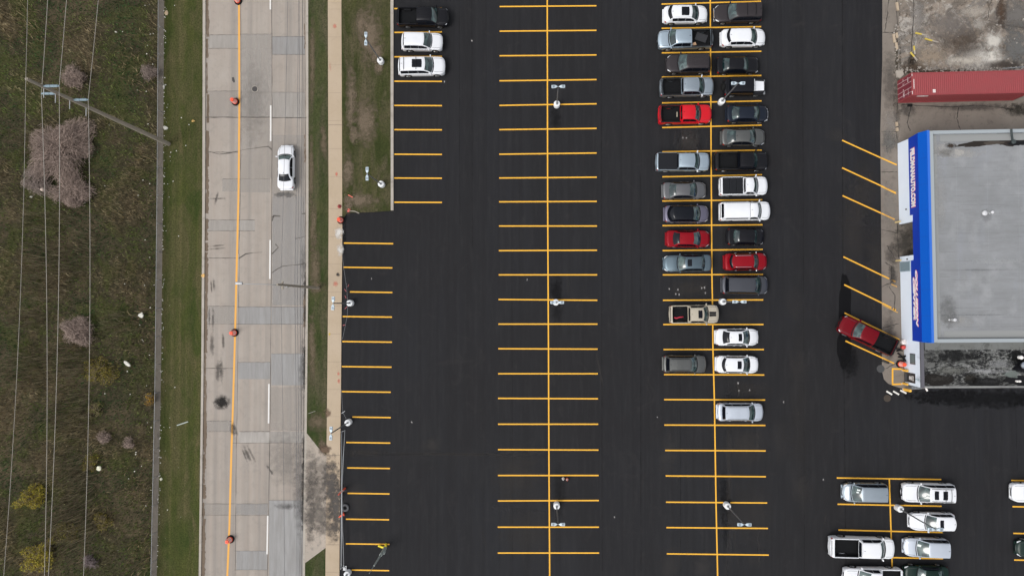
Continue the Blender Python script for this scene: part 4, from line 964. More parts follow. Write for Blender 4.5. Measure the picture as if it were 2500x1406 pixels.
# wires: attached on the pole, one sagging span to each side
def span(name, att, far_n, far_s, sag, r, mtl, label, group, cat='wire'):
    """att: point on pole; far_n / far_s: photo points (x, y) the span passes and its height there"""
    mb = MB(); P = []
    for (fx, fy, fz), sgn in ((far_n, 1), (far_s, -1)):
        e = G(fx, fy, fz); dx, dy = e.x-att.x, e.y-att.y; LL = 85.0*sgn; k = LL/dy
        pts = []
        for i in range(25):
            t = i/24; y = att.y+LL*t; x = att.x+dx*k*t; z = att.z-4*sag*t*(1-t); pts.append(Vector((x, y, z)))
        P.append(pts)
    pts = P[0][::-1]+P[1][1:]
    mb.tube(pts, r, 5); o = mb.build(name, mtl, smooth=True); tag(o, label, cat, group); return o
gw = 'power lines over the wasteland'
def sz(z, y0, y, sag=2.0):
    dy = abs((y-y0)/22*(76-z)/76/1.0); t = dy/85; return z-4*sag*t*(1-t)
for (ax, ay), z, fn, fs, lb in (((0, 0), Ht+.05, (68, 0), (8.7, 1406), 'leftmost wire, running over the very top of the tall pole'), ((-1.52, 0), 17.7, (115, 0), (108.4, 1406), 'second wire from the left, held by the insulator on the pole\'s left side'),
        ((1.50, 0), 19.6, (162, 0), (118, 1406), 'third wire from the left, held by the topmost insulator'), ((1.50, 0), 15.9, (238, 0), (204, 1406), 'rightmost wire over the wasteland, held by the lowest insulator')):
    att = Vector((bp.x+ax, bp.y+ay, z))+PO(z)
    span('power_line', att, (fn[0], fn[1], sz(z, 220, 0)), (fs[0], fs[1], sz(z, 220, 1406)), 2.0, .023 if z < 21 else .017, M_WIRE, lb, gw)
mk = G(103, 463, 17.0)
mb = MB(); mb.lathe((mk.x, mk.y, mk.z-.12), [(.05, -.1), (.13, -.04), (.15, .08), (.13, .2), (.05, .26)], 14); tag(mb.build('marker_ball', mat('marker_pale', (.5, .4, .33), .6), smooth=True), 'small pale marker ball on the second wire', 'marker ball')
# road-side pole
bp2 = G(778, 703)
up = empty('utility_pole', bp2, 0, 'grey wooden utility pole in the verge with a lamp arm reaching over the road', 'utility pole')
H2 = 12.0
mb = MB(); mb.tube([(0, 0, -.2), (-.03, .05, H2*.5), (-.05, .1, H2)], .16, 12, r2=.10); mb.build('pole', M_WOOD, up, True, angle=40)
mb = MB(); mb.tube([(0, .05, H2-1), (-1.2, .12, H2-.3), (-2.6, .14, H2+.1), (-3.3, .16, H2+.1)], .03, 8); arm = mb.build('lamp_arm', M_GALV, up, True)
hd_ = G(577, 691.5, H2+.1)
mb = MB(); mb.bbox((hd_.x-bp2.x+.25, hd_.y-bp2.y, H2+.1), (.70, .26, .14), .06); mb.build('lamp_head', M_GALV, arm, True, angle=40)
mb = MB(); mb.box((0, .05, H2-1.2), (.14, .8, .14)); mb.build('crossarm', M_WOOD, up)
mb = MB(); mb.lathe((-.25, .05, 8.6), [(.14, 0), (.16, .1), (.16, .5), (.1, .56)], 12); mb.build('transformer_box', M_GALV, up, True, angle=35)
for i, (ax, z, fn, fs, lb) in enumerate(((-.25, 10.6, (704, 0), (692, 1406), 'leftmost dark wire above the right lane, highest on the road-side pole'), (-.15, 7.1, (730, 0), (722.5, 1406), 'dark cable, second from the left above the right lane'), (-.1, 6.5, (733, 0), (727, 1406), 'dark cable, third from the left above the right lane'), (.12, 6.2, (739, 0), (731, 1406), 'rightmost dark cable above the right lane'))):
    att = Vector((bp2.x+ax, bp2.y+.05, z)); att.z = z
    span('overhead_cable', att, (fn[0]-3, fn[1], z-.8), (fs[0]+1, fs[1], z-.8), 1.1, .020 if i else .016, M_WIRED, lb, 'overhead cables beside the road')

# ================================================================== CHAIN-LINK FENCE along the wasteland
fr = empty('chain_link_fence', G(400, 703), 0, 'long low chain-link fence between the wasteland and the mown grass strip', 'fence')
off = -fr.location
def FP(y, z, d=0): p = G(lerp_tab(FENCE, y)+d, y); return Vector((p.x, p.y, z))+off
for y in range(-540, 1960, 68):
    mb = MB(); mb.tube([FP(y, 0), FP(y, 1.25)], .03, 8); mb.build('post', M_GALV, fr, True)
mb = MB(); mb.tube([FP(y, 1.22) for y in rows(40)], .022, 6); mb.build('top_rail', M_GALV, fr, True)
def m_mesh():
    m = bpy.data.materials.new('chain_link'); m.use_nodes = True; t = m.node_tree; b = t.nodes['Principled BSDF']
    b.inputs['Base Color'].default_value = (.19, .175, .155, 1); b.inputs['Roughness'].default_value = .6; b.inputs['Metallic'].default_value = .2
    tc = t.nodes.new('ShaderNodeTexCoord')
    outs = []
    for rot in (45, -45):
        mp = t.nodes.new('ShaderNodeMapping'); mp.inputs['Rotation'].default_value = (R(rot), 0, 0); t.links.new(tc.outputs['Object'], mp.inputs[0])
        w = t.nodes.new('ShaderNodeTexWave'); w.wave_type = 'BANDS'; w.bands_direction = 'Y'; w.inputs['Scale'].default_value = 5.2; t.links.new(mp.outputs[0], w.inputs['Vector'])
        th = t.nodes.new('ShaderNodeMath'); th.operation = 'GREATER_THAN'; th.inputs[1].default_value = .84; t.links.new(w.outputs['Fac'], th.inputs[0]); outs.append(th.outputs[0])
    mx = t.nodes.new('ShaderNodeMath'); mx.operation = 'MAXIMUM'; t.links.new(outs[0], mx.inputs[0]); t.links.new(outs[1], mx.inputs[1])
    t.links.new(mx.outputs[0], b.inputs['Alpha']); return m
M_MESH = m_mesh()
mb = MB(); mb.grid([[FP(y, .03) for y in rows(40)], [FP(y, 1.2) for y in rows(40)]]); mb.build('mesh_panel', M_MESH, fr)
m = MB(); band([(a, b-16) for a, b in FENCE], FENCE, -.035, m); s_ = m.build('gravel_margin', m_concrete('gravel_dirt', (.125, .108, .09), (.05, .042, .032), (.19, .165, .14), False, .8)); tag(s_, kind='structure')

# ================================================================== WASTELAND VEGETATION
def blades(name, n, region, hfun, cols, w=(.02, .05), lean=.35, seed=1, dens=None, z0=-.05):
    rng = np.random.default_rng(seed); x0, x1, y0, y1 = region
    P = []; 
    px = rng.uniform(x0, x1, n*3); py = rng.uniform(y0, y1, n*3)
    keep = []
    for a, b in zip(px, py):
        if b > y1 or a > lerp_tab(FENCE, b)-14: continue
        p = G(a, b); dn = noise.noise((p.x*.22, p.y*.22, seed)) + .5*noise.noise((p.x*.8, p.y*.8, seed+3))
        if dens is not None and rng.random() > dens(a, b, dn): continue
        keep.append((p.x, p.y, a, b, dn))
        if len(keep) >= n: break
    N = len(keep); K = np.array(keep)
    h = np.array([hfun(k[2], k[3], k[4]) for k in keep])*rng.uniform(.5, 1.25, N)
    th = rng.uniform(0, 2*np.pi, N); ww = rng.uniform(w[0], w[1], N)
    la = rng.uniform(0, 2*np.pi, N); ll = rng.uniform(0, lean, N)*h
    dx, dy = np.cos(th)*ww/2, np.sin(th)*ww/2
    v = np.zeros((N, 5, 3))
    v[:, 0] = np.stack([K[:, 0]-dx, K[:, 1]-dy, np.full(N, z0)], 1); v[:, 1] = np.stack([K[:, 0]+dx, K[:, 1]+dy, np.full(N, z0)], 1)
    mx, my = K[:, 0]+np.cos(la)*ll*.35, K[:, 1]+np.sin(la)*ll*.35
    v[:, 2] = np.stack([mx+dx*.8, my+dy*.8, h*.6], 1); v[:, 3] = np.stack([mx-dx*.8, my-dy*.8, h*.6], 1)
    v[:, 4] = np.stack([K[:, 0]+np.cos(la)*ll, K[:, 1]+np.sin(la)*ll, h], 1)
    me = bpy.data.meshes.new(name); me.vertices.add(N*5); me.vertices.foreach_set('co', v.reshape(-1))
    base = np.arange(N)*5
    loops = np.stack([base, base+1, base+2, base+3, base+3, base+2, base+4], 1).reshape(-1)
    me.loops.add(N*7); me.loops.foreach_set('vertex_index', loops)
    me.polygons.add(N*2); ls = np.stack([np.arange(N)*7, np.arange(N)*7+4], 1).reshape(-1); me.polygons.foreach_set('loop_start', ls)
    me.update(calc_edges=True); me.validate()
    ca = me.color_attributes.new('tint', 'FLOAT_COLOR', 'CORNER')
    C = np.array([cols(k[2], k[3], k[4], rng) for k in keep]); C = np.concatenate([C, np.ones((N, 1))], 1)
    if len(me.loops) == N*7: ca.data.foreach_set('color', np.repeat(C, 7, axis=0).reshape(-1))
    me.materials.append(M_BLADE)
    o = bpy.data.objects.new(name, me); COL.objects.link(o); return o
def m_blade():
    m = bpy.data.materials.new('plant_blade'); m.use_nodes = True; t = m.node_tree; b = t.nodes['Principled BSDF']
    at = t.nodes.new('ShaderNodeAttribute'); at.attribute_name = 'tint'; t.links.new(at.outputs['Color'], b.inputs['Base Color'])
    b.inputs['Roughness'].default_value = .8; b.inputs['Specular IOR Level'].default_value = .15; return m
M_BLADE = m_blade()
PAL = [(.085, .112, .036), (.125, .128, .050), (.155, .132, .070), (.21, .16, .10), (.034, .078, .026), (.115, .150, .036)]
def fieldcol(a, b, dn, rng):
    t = max(0, min(1, .5+dn*1.5+rng.normal(0, .16)))
    seq = [PAL[4], PAL[0], PAL[5], PAL[1], PAL[2], PAL[3]]; i = min(4, int(t*5)); f = t*5-i
    c = np.array(seq[i])*(1-f)+np.array(seq[i+1])*f
    return c*rng.uniform(.55, 1.5)*np.array((1.0, 1.06, 1.0))*(1.42+.75*noise.noise((a*.075, b*.075, 9))+.5*noise.noise((a*.02, b*.02, 4)))
def fh(a, b, dn): return .22+.35*max(0, dn+.3)
o = blades('field_grass', 100000, (-330, 400, -150, 1560), fh, fieldcol, (.03, .075), .8, 1); tag(o, kind='stuff', label='rough mixed grass and weeds covering the wasteland', cat='grass')
REED = [(130, 660, 115, 80), (170, 1010, 60, 90), (180, 1180, 60, 70), (160, 880, 70, 50), (90, 350, 50, 40), (70, 900, 80, 60), (180, 1290, 70, 70), (120, 540, 90, 30), (300, 790, 50, 30), (215, 600, 40, 40), (-120, 700, 100, 160), (60, 780, 60, 30)]
def rd(a, b, dn):
    v = max(1-((a-x)/rx)**2-((b-y)/ry)**2 for x, y, rx, ry in REED); return max(0, min(1, v*1.6+dn*.8))
o = blades('tall_dry_grass', 11000, (-250, 380, 250, 1400), lambda a, b, dn: 1.75+.8*dn, lambda a, b, dn, rng: np.array((.29, .235, .155))*rng.uniform(.3, 1.4)*np.array((1, rng.uniform(.95, 1.12), 1)), (.025, .06), .35, 5, rd); tag(o, kind='stuff', label='stands of tall dry brown grass stalks in the wasteland', cat='grass')
TH = [(325, 780, 60, 160), (370, 640, 20, 60), (370, 800, 18, 80), (350, 1330, 50, 90), (300, 1180, 80, 120), (60, 60, 90, 60), (330, 130, 60, 90), (345, 400, 30, 120), (200, 600, 30, 40)]
o = blades('dry_weeds', 5000, (0, 385, -20, 1410), lambda a, b, dn: .65, lambda a, b, dn, rng: np.array((.36, .28, .16))*rng.uniform(.4, 1.3), (.03, .08), .9, 9, lambda a, b, dn: max(0, min(1, max(1-((a-x)/rx)**2-((b-y)/ry)**2 for x, y, rx, ry in TH)*.9+dn))); tag(o, kind='stuff', label='pale seed-headed weeds near the chain-link fence', cat='weeds')

def twig_bush(px, py, rx, ry, h, n, col, seed, label, name='bare_shrub', leaf=0, leafcol=None, group=None):
    rng = np.random.default_rng(seed); c = G(px, py, h*.45); k = 1/19.5
    root = empty(name, (c.x, c.y, 0), 0, label, 'shrub', group)
    mb = MB(); mt = mat('bark_brown', (.11, .085, .065), .9)
    tips = []
    for i in range(14):
        t = rng.uniform(0, 2*np.pi); r = rng.uniform(.3, .8); e = Vector((math.cos(t)*r*rx*k, math.sin(t)*r*ry*k, h*rng.uniform(.5, .85)))
        mid = Vector((e.x*.35, e.y*.35, e.z*.55)); mb.tube([(0, 0, -.05), mid, e], .035, 5, r2=.012); tips.append((mid, e))
    mb.build('stems', mt, root, True)
    N = n; V_ = []; F_ = []; C_ = []
    lob = [(rng.uniform(-.62, .62), rng.uniform(-.62, .62), rng.uniform(.22, .55), rng.uniform(.45, 1)) for _ in range(10)]+[(0, 0, .5, .9)]
    for i in range(N):
        lx, ly, lr, lh = lob[rng.integers(len(lob))]
        t = rng.uniform(0, 2*np.pi); u = rng.uniform(0, 1)**.45; ph = rng.uniform(.05, 1)
        ex = lx+math.cos(t)*lr*u*math.sqrt(1-.55*ph**2); ey = ly+math.sin(t)*lr*u*math.sqrt(1-.55*ph**2)
        ez = h*lh*(.25+.75*ph*(1-.35*u*u))
        e = Vector((ex*rx*k, ey*ry*k, ez)); s = e*rng.uniform(.6, .9); q_ = .10+.22*h/2.5; s += Vector(rng.normal(0, q_, 3))
        d = (e-s); w = Vector((-d.y, d.x, 0)).normalized()*rng.uniform(.010, .026) if d.length > 0 else Vector((.01, 0, 0))
        b0 = len(V_); cc = np.array(col)*rng.uniform(.55, 1.4)
        V_ += [s-w, s+w, e+w*.4, e-w*.4]; F_.append((b0, b0+1, b0+2, b0+3)); C_.append(cc)
    me = bpy.data.meshes.new('twigs'); me.from_pydata([tuple(v) for v in V_], [], F_)
    ca = me.color_attributes.new('tint', 'FLOAT_COLOR', 'CORNER'); ca.data.foreach_set('color', np.repeat(np.concatenate([np.array(C_), np.ones((N, 1))], 1), 4, axis=0).reshape(-1))
    me.materials.append(M_BLADE); o = bpy.data.objects.new('twigs', me); COL.objects.link(o); o.parent = root
    if leaf:
        V_ = []; F_ = []; C_ = []
        for i in range(leaf):
            lx, ly, lr, lh = lob[rng.integers(len(lob))]; t = rng.uniform(0, 2*np.pi); u = rng.uniform(0, 1)**.5; ph = rng.uniform(0, 1)
            p = Vector(((lx+math.cos(t)*lr*u)*rx*k, (ly+math.sin(t)*lr*u)*ry*k, h*lh*(.2+.8*ph*math.sqrt(max(0, 1-u*u*.8)))))
            if noise.noise(p*2.2+Vector((seed, 0, 0))) < -.12: continue
            a = Vector(rng.normal(0, 1, 3)).normalized(); b = a.cross(Vector(rng.normal(0, 1, 3))).normalized(); s_ = rng.uniform(.035, .085)
            b0 = len(V_); V_ += [p-a*s_, p+b*s_*.6, p+a*s_, p-b*s_*.6]; F_.append((b0, b0+1, b0+2, b0+3)); C_.append(np.array(leafcol)*rng.uniform(.45, 1.4)*np.array((1, rng.uniform(.85, 1.15), 1)))
        me = bpy.data.meshes.new('foliage'); me.from_pydata([tuple(v) for v in V_], [], F_)
        ca = me.color_attributes.new('tint', 'FLOAT_COLOR', 'CORNER'); ca.data.foreach_set('color', np.repeat(np.concatenate([np.array(C_), np.ones((len(C_), 1))], 1), 4, axis=0).reshape(-1))
        me.materials.append(M_BLADE); o = bpy.data.objects.new('foliage', me); COL.objects.link(o); o.parent = root
    return root
GB = 'bare shrubs in the wasteland'; PK = (.225, .17, .142)
twig_bush(148, 358, 92, 82, 2.7, 6600, PK, 1, 'widest bare pinkish-grey shrub, left of the tall pole', group=GB)
twig_bush(172, 468, 66, 54, 2.0, 3600, PK, 2, 'bare pinkish shrub just below the widest bare shrub', group=GB)
twig_bush(82, 440, 44, 40, 1.6, 1600, (.19, .15, .13), 3, 'darker bare shrub left of the small marker ball', group=GB)
twig_bush(180, 185, 30, 28, 1.7, 2200, PK, 4, 'small round bare shrub above the pole insulators', group=GB)
twig_bush(188, 812, 46, 38, 2.0, 3600, PK, 5, 'isolated bare pinkish shrub halfway down the wasteland', group=GB)
twig_bush(368, 178, 22, 22, 1.2, 900, (.18, .14, .12), 6, 'low bare shrub close to the fence at the top', group=GB)
twig_bush(253, 1068, 18, 16, .9, 700, PK, 7, 'small pinkish bare shrub above the white triangular scrap', group=GB)
twig_bush(312, 1082, 16, 15, .9, 600, PK, 8, 'small pinkish bare shrub nearest the fence, right of its twin', group=GB)
twig_bush(218, 1372, 20, 16, 1.0, 600, (.14, .11, .11), 12, 'dull mauve bare shrub at the bottom, right of the yellow bush', group=GB)
GY = 'yellow-leaved shrubs in the wasteland'; YL_ = (.33, .27, .04)
def ybush(px, py, rx, ry, h, n, c, seed, lb): return twig_bush(px, py, rx, ry, h, 300, (.14, .11, .06), seed, lb, 'leafy_shrub', n, c, GY)
ybush(70, 1214, 36, 28, 2.2, 5200, YL_, 21, 'bright yellow-leaved shrub standing alone at lower left')
ybush(85, 1372, 42, 36, 2.2, 5600, YL_, 22, 'yellow shrub at the bottom edge under the pair of wires')
ybush(110, 1340, 18, 24, 1.8, 1600, YL_, 27, 'narrow yellow shrub between the two close wires at the bottom')
ybush(240, 905, 46, 42, 1.5, 4200, (.20, .165, .035), 23, 'olive-yellow shrub beside the long white scrap')
ybush(160, 1300, 34, 26, 1.2, 2400, (.16, .145, .035), 24, 'dull olive shrub right of the two close wires, near the bottom')
ybush(250, 1275, 24, 24, 1.1, 1800, (.17, .14, .03), 25, 'dull olive shrub right of the rightmost wasteland wire, near the bottom')
ybush(368, 977, 13, 17, 1.1, 1500, (.36, .2, .02), 26, 'small orange-yellow shrub against the chain-link fence')
ybush(215, 1130, 24, 24, .9, 1300, (.17, .145, .03), 28, 'small olive shrub left of the white triangular scrap')
ybush(230, 1000, 0.1+20, 16, .9, 700, (.12, .13, .03), 29, 'greenish shrub just below the olive-yellow shrub')

# litter
random.seed(5)
def scrap(px, py, rx, ry, col, rz, name, label, cat='litter', h=.12):
    c = G(px, py); mb = MB(); n = 9; k = 1/22
    ring = []
    for i in range(n):
        t = 2*math.pi*i/n; r = random.uniform(.75, 1.15); ring.append((math.cos(t)*rx*k*r, math.sin(t)*ry*k*r))
    zb_ = .35 if lerp_tab(FENCE, py)-14 > px else .03
    mb.loft([[(x, y, zb_) for x, y in ring], [(x*.9, y*.9, zb_+h*random.uniform(.5, 1)) for x, y in ring], [(x*.4, y*.4, zb_+h*random.uniform(.6, 1.4)) for x, y in ring]], cap=True)
    o = mb.build(name, mat('scrap_'+str(col), col, .6), loc=(c.x, c.y, 0)); o.rotation_euler = (0, 0, R(rz)); return tag(o, label, cat, 'litter around the wasteland fence')
WH = (.55, .53, .47)
for a in ((407, 33, 4.5, 6.5, (.5, .38, .24), -10, 'cardboard_scrap', 'tan piece of cardboard on the grass strip by the fence top'), (405, 313, 6, 5, WH, 0, 'litter_disc', 'round white disc by the fence, nearest the tall pole\'s foot'), (401, 213, 2.5, 6, WH, 0, 'plastic_bag', 'narrow white bag against the fence near the top'), (472, 296, 4.5, 3, (.5, .32, .1), 10, 'wrapper', 'orange-yellow wrapper on the mown strip near the road'),
          (349, 769, 7.5, 7, WH, 30, 'plastic_bag', 'crumpled white plastic bag in the weeds near the fence'), (314, 886, 11, 4.5, WH, -38, 'plastic_sheet', 'long white plastic scrap lying diagonally beside the olive-yellow shrub'), (247, 1141, 6.5, 6.5, (.66, .64, .5), 0, 'foam_scrap', 'white triangular foam scrap between two wires and the fence'), (394, 1169, 3.5, 4, (.65, .63, .5), 10, 'paper_cup', 'small white cup on the strip side of the fence'), (82, 482, 4, 2.2, WH, 0, 'plastic_bottle', 'small white bottle at the left wires'), (158, 437, 4, 2.5, (.05, .4, .25), 0, 'green_bottle', 'turquoise bottle in the bare shrubs'), (497, 673, 5, 6, (.6, .36, .12), 0, 'foam_block', 'orange-tan block lying on the left kerb of the road'),
          (288, 82, 3, 2, WH, 0, 'paper_scrap', 'white paper scrap near the top between the rightmost wire and the fence')): scrap(*a)
mb = MB(); mb.tube([G(432, 1038, .06), G(459, 1029, .06)], .06, 6); tag(mb.build('broken_post', mat('pale_metal', (.38, .42, .38), .6)), 'pale thin post lying on the mown grass strip', 'post')
mb = MB(); rng = np.random.default_rng(3)
for i in range(230):
    y = rng.uniform(0, 1406)
    if rng.random() < .6: x = lerp_tab(FENCE, y)+rng.normal(2, 1.6)
    elif rng.random() < .4: x = lerp_tab(FENCE, y)+rng.exponential(18)
    else: x = lerp_tab(FENCE, y)-rng.exponential(60)-10
    if y > 60 and y < 190 and rng.random() < .5: x = lerp_tab(FENCE, y)-rng.uniform(0, 40)
    p = G(x, y); s_ = rng.uniform(.03, .09); z_ = .3 if x < lerp_tab(FENCE, y)-14 else .05
    mb.add([(p.x-s_, p.y, z_), (p.x, p.y-s_*.8, z_+.02), (p.x+s_, p.y+.02, z_), (p.x, p.y+s_, z_+.04)], [(0, 1, 2, 3)])
tag(mb.build('litter_flecks', mat('litter_white', (.5, .48, .43), .7)), 'scattered tiny white litter along the fence line', 'litter', kind='stuff')

# ================================================================== BARRELS, CONES
M_OR = mat('barrel_orange', (.80, .09, .035), .5); M_WB = mat('reflective_white', (.78, .74, .7), .4)
def barrel(px, py, label, base=True, h=1.0, colr=None):
    c = G(px, py); root = empty('traffic_barrel', (c.x, c.y, .01), 0, label, 'traffic barrel', 'orange traffic barrels')
    cm = colr or M_OR
    if base:
        mb = MB(); mb.lathe((0, 0, 0), [(.44, 0), (.45, .05), (.43, .11), (.36, .13)], 24); mb.build('rubber_base', M_TYRE, root, True, angle=35)
    mb = MB(); pr = [(.29, .06), (.30, .3), (.275, .32), (.275, .52), (.25, .54), (.25, .74), (.225, .76), (.225, .93), (.20, 1.0), (.19, 1.02)]
    mb.lathe((0, 0, 0), [(r, z*h) for r, z in pr], 22); b = mb.build('barrel_body', cm, root, True, angle=35)
    for z0, z1, r0 in ((.36, .49, .281), (.58, .70, .256), (.79, .90, .231)):
        mb = MB(); mb.loft([[(r0*math.cos(2*math.pi*k/22), r0*math.sin(2*math.pi*k/22), z*h) for k in range(22)] for z in (z0, z1)]); mb.build('white_band', M_WB, b, True)
    mb = MB(); mb.box((0, 0, 1.06*h), (.16, .04, .1)); mb.build('handle', cm, b)
    return root
for x, y, lb in ((582, 4, 'orange barrel on the yellow line, cut by the top edge of the view'), (575.5, 249.5, 'orange barrel on the yellow line near the manhole cover'), (573.5, 812, 'orange barrel on the yellow line at mid height, below the lamp arm'), (563.5, 1315, 'orange barrel on the yellow line at the bottom of the road')): barrel(x, y, lb)
barrel(833, 538, 'orange barrel on the sidewalk at the corner of the grass island')
barrel(2197, 888, 'red-orange barrel beside the small white annex wall, above the painted yellow box')
def cone(px, py, label, h=.5, r=.16, cm=M_OR, base=.2, tilt=0, name='traffic_cone'):
    c = G(px, py); root = empty(name, (c.x, c.y, .01), 0, label, 'traffic cone', 'small traffic cones')
    mb = MB(); mb.bbox((0, 0, .02), (base*2, base*2, .04), .03); mb.build('foot', M_TYRE, root)
    mb = MB(); mb.lathe((0, 0, 0), [(r, .03), (r*.6, h*.5), (r*.25, h*.97), (r*.15, h)], 16); b = mb.build('cone_body', cm, root, True, angle=40)
    mb = MB(); mb.loft([[(q*math.cos(2*math.pi*k/16), q*math.sin(2*math.pi*k/16), z) for k in range(16)] for q, z in ((r*.64+.004, h*.46), (r*.38+.006, h*.76))]); mb.build('white_band', M_WB, b, True); return root
cone(1375, 1167.5, 'left and paler of two small cones in the empty middle stalls', cm=M_WB, h=.7); cone(1384.5, 1169, 'right and redder of two small cones in the empty middle stalls', cm=mat('faded_orange', (.55, .13, .09), .6), h=.7)
mb = MB(); c = G(829.5, 504.5); mb.lathe((c.x, c.y, .1), [(.22, 0), (.22, .03), (.14, .08), (.1, .3), (.06, .42)], 14); tag(mb.build('sidewalk_cone', mat('faded_red', (.30, .055, .05), .7), smooth=True), 'small dull red cone on the sidewalk above the orange barrel', 'traffic cone', 'small traffic cones')
# tall channeliser by the gate
c = G(843, 1191); tc_ = empty('tube_marker', (c.x, c.y, 0), 0, 'tall thin red-orange marker post with white bands at the pipe gate', 'marker post')
mb = MB(); mb.lathe((0, 0, 0), [(.22, 0), (.22, .05), (.1, .08)], 14); mb.build('foot', M_TYRE, tc_, True, angle=35)
mb = MB(); mb.lathe((0, 0, 0), [(.10, .05), (.09, 1.0), (.08, 2.0), (.05, 2.6)], 12); mb.build('tube', M_OR, tc_, True, angle=35)
for z0, z1 in ((1.05, 1.3), (1.5, 1.75)):
    mb = MB(); mb.lathe((0, 0, 0), [(.097, z0), (.095, z1)], 12); mb.build('white_band', M_WB, tc_, True)
c = G(840, 1253); tc_ = empty('fallen_cone', (c.x, c.y, 0.02), R(215), 'orange cone lying on its side under the pipe gate beside the tyre', 'traffic cone', 'small traffic cones')
mb = MB(); mb.tube([(0, 0, .16), (.35, 0, .14), (.68, 0, .1)], .15, 14, r2=.04); mb.build('cone_body', M_OR, tc_, True)
mb = MB(); mb.box((-.02, 0, .18), (.05, .36, .36)); mb.build('foot', M_OR, tc_)
# tyre on the ground
c = G(843.5, 1238); mb = MB(); pr = [(.34, .0), (.42, .06), (.44, .13), (.42, .2), (.34, .24), (.22, .21), (.2, .12), (.22, .03)]
mb.loft([[(c.x+r*math.cos(2*math.pi*k/26), c.y+r*math.sin(2*math.pi*k/26), .01+z) for k in range(26)] for r, z in pr+[pr[0]]]); tag(mb.build('old_tyre', mat('dusty_rubber', (.085, .085, .088), .85), smooth=True), 'old tyre lying flat on the asphalt beside the pipe gate', 'tyre')
# pipe gate
gt = empty('pipe_gate', G(836, 1215), 0, 'long galvanised pipe gate lying along the edge between sidewalk and lot', 'gate'); of = -gt.location
def gp(x, y, z): return G(x, y, z)+of
for pts in (((834.5, 1056, .25), (834, 1200, .2), (832, 1390, .2)), ((842, 1049, .9), (838, 1120, .8), (835, 1200, .7), (836.5, 1290, .7), (839.5, 1384, .8)), ((834, 1060, .9), (834.5, 1215, .8), (834, 1383, .8))):
    mb = MB(); mb.tube([gp(*p) for p in pts], .035, 8); mb.build('rail', M_GALV, gt, True)
for y in (1054, 1215, 1386):
    mb = MB(); mb.tube([gp(833, y, 0), gp(833, y, .95)], .045, 8); mb.tube([gp(833, y, .9), gp(841 if y != 1215 else 836, y-3, .9)], .03, 8); mb.build('post', M_GALV, gt, True)
mb = MB(); mb.box(tuple(gp(842, 1386, .1)), (.4, .5, .06)); mb.tube([gp(838, 1378, .1), gp(845, 1392, .35)], .04, 6); mb.build('hinge_frame', M_GALV, gt)
# caution rope with ribbons
rope = [(836, 625), (840, 660), (846, 700), (849, 738), (848, 770), (842, 800), (836, 828)]
ro = empty('rope_barrier', G(848, 738), 0, 'thin rope with pink ribbons strung round the lamp at the lot edge', 'rope'); of2 = -ro.location
mb = MB(); mb.tube([G(x, y, .5)+of2 for x, y in rope], .012, 5); mb.build('rope', M_GALV, ro)
for x, y, dx, dy in ((845, 712, -4, -6), (847, 748, -5, 6), (843, 793, -6, 1), (849, 700, 2, -5), (845, 728, -3, -6)):
    mb = MB(); a = G(x, y, .5)+of2; b = G(x+dx, y+dy, .3)+of2; mb.tube([a, (a+b)/2+Vector((.03, 0, 0)), b], .03, 5); mb.build('ribbon', mat('ribbon_pink', (.45, .11, .12), .6), ro)
rope2 = [(834, 950), (835, 980), (837, 1006), (845, 1022)]
mb = MB(); mb.tube([G(x, y, .5) for x, y in rope2], .012, 5); mb.tube([G(834, 1009, .5), G(842, 1003, .5)], .04, 6); tag(mb.build('rope_barrier', M_GALV), 'short rope tied from the curb edge to the lamp above the pipe gate', 'rope')
# yellow-footed mast
c = G(943, 1333); ms = empty('equipment_mast', (c.x, c.y, 0), 0, 'tall grey mast with yellow foot standing near the bottom left stall lines', 'mast')
mb = MB(); my = mat('safety_yellow', (.75, .60, .03), .5)
mb.tube([(-.85, .12, .15), (-.4, .02, .3), (-.05, 0, .42)], .12, 8); mb.tube([(0, .35, .1), (0, 0, .5)], .11, 8); mb.tube([(-.02, 0, 0), (0, 0, .7)], .13, 10); mb.build('foot', my, ms, True)
mb = MB(); mb.tube([(0, 0, .6), (0, 0, 1.6), (0, 0, 2.6)], .20, 8, r2=.17); mb.box((.16, 0, 1.7), (.22, .3, .6)); mb.box((-.1, -.1, 2.3), (.2, .2, .4)); mb.build('lower_housing', mat('mast_grey', (.27, .3, .28), .6), ms)
mb = MB(); mb.tube([(0, 0, 2.5), (0, 0, 5.6)], .11, 8, r2=.08); mb.tube([(0, 0, 5.6), (0, 0, 7.6)], .03, 6); mb.build('upper_mast', mat('mast_grey', (.27, .3, .28), .6), ms, True, angle=40)
# stakes, orange scraps by the island
mb = MB(); mb.tube([G(849, 515, .12), G(866, 516, .12), G(877, 521, .1)], .05, 6); tag(mb.build('grey_stake', mat('stake_grey', (.33, .29, .25), .8)), 'grey stake with an orange end lying at the corner of the grass island', 'stake')
mb = MB(); mb.tube([G(848, 515.5, .18), G(853, 516, .18)], .08, 6); mb.tube([G(849, 511, .15), G(855, 512, .15)], .05, 6); tag(mb.build('orange_ribbon', mat('ribbon_orange', (.75, .16, .12), .6)), 'orange-pink ribbon on the stake at the grass island corner', 'ribbon', 'ribbons on the grass')
mb = MB(); mb.tube([G(850, 476, .12), G(861, 482, .12)], .05, 6); tag(mb.build('orange_ribbon', mat('ribbon_orange', (.75, .16, .12), .6)), 'orange-pink ribbon lying in the grass above the stake', 'ribbon', 'ribbons on the grass')
mb = MB(); mb.tube([G(753, 1009, .13), G(770, 1003, .13)], .03, 6); tag(mb.build('fallen_stick', mat('stick_pale', (.27, .25, .21), .8)), 'pale stick lying in the verge above the driveway', 'stick')

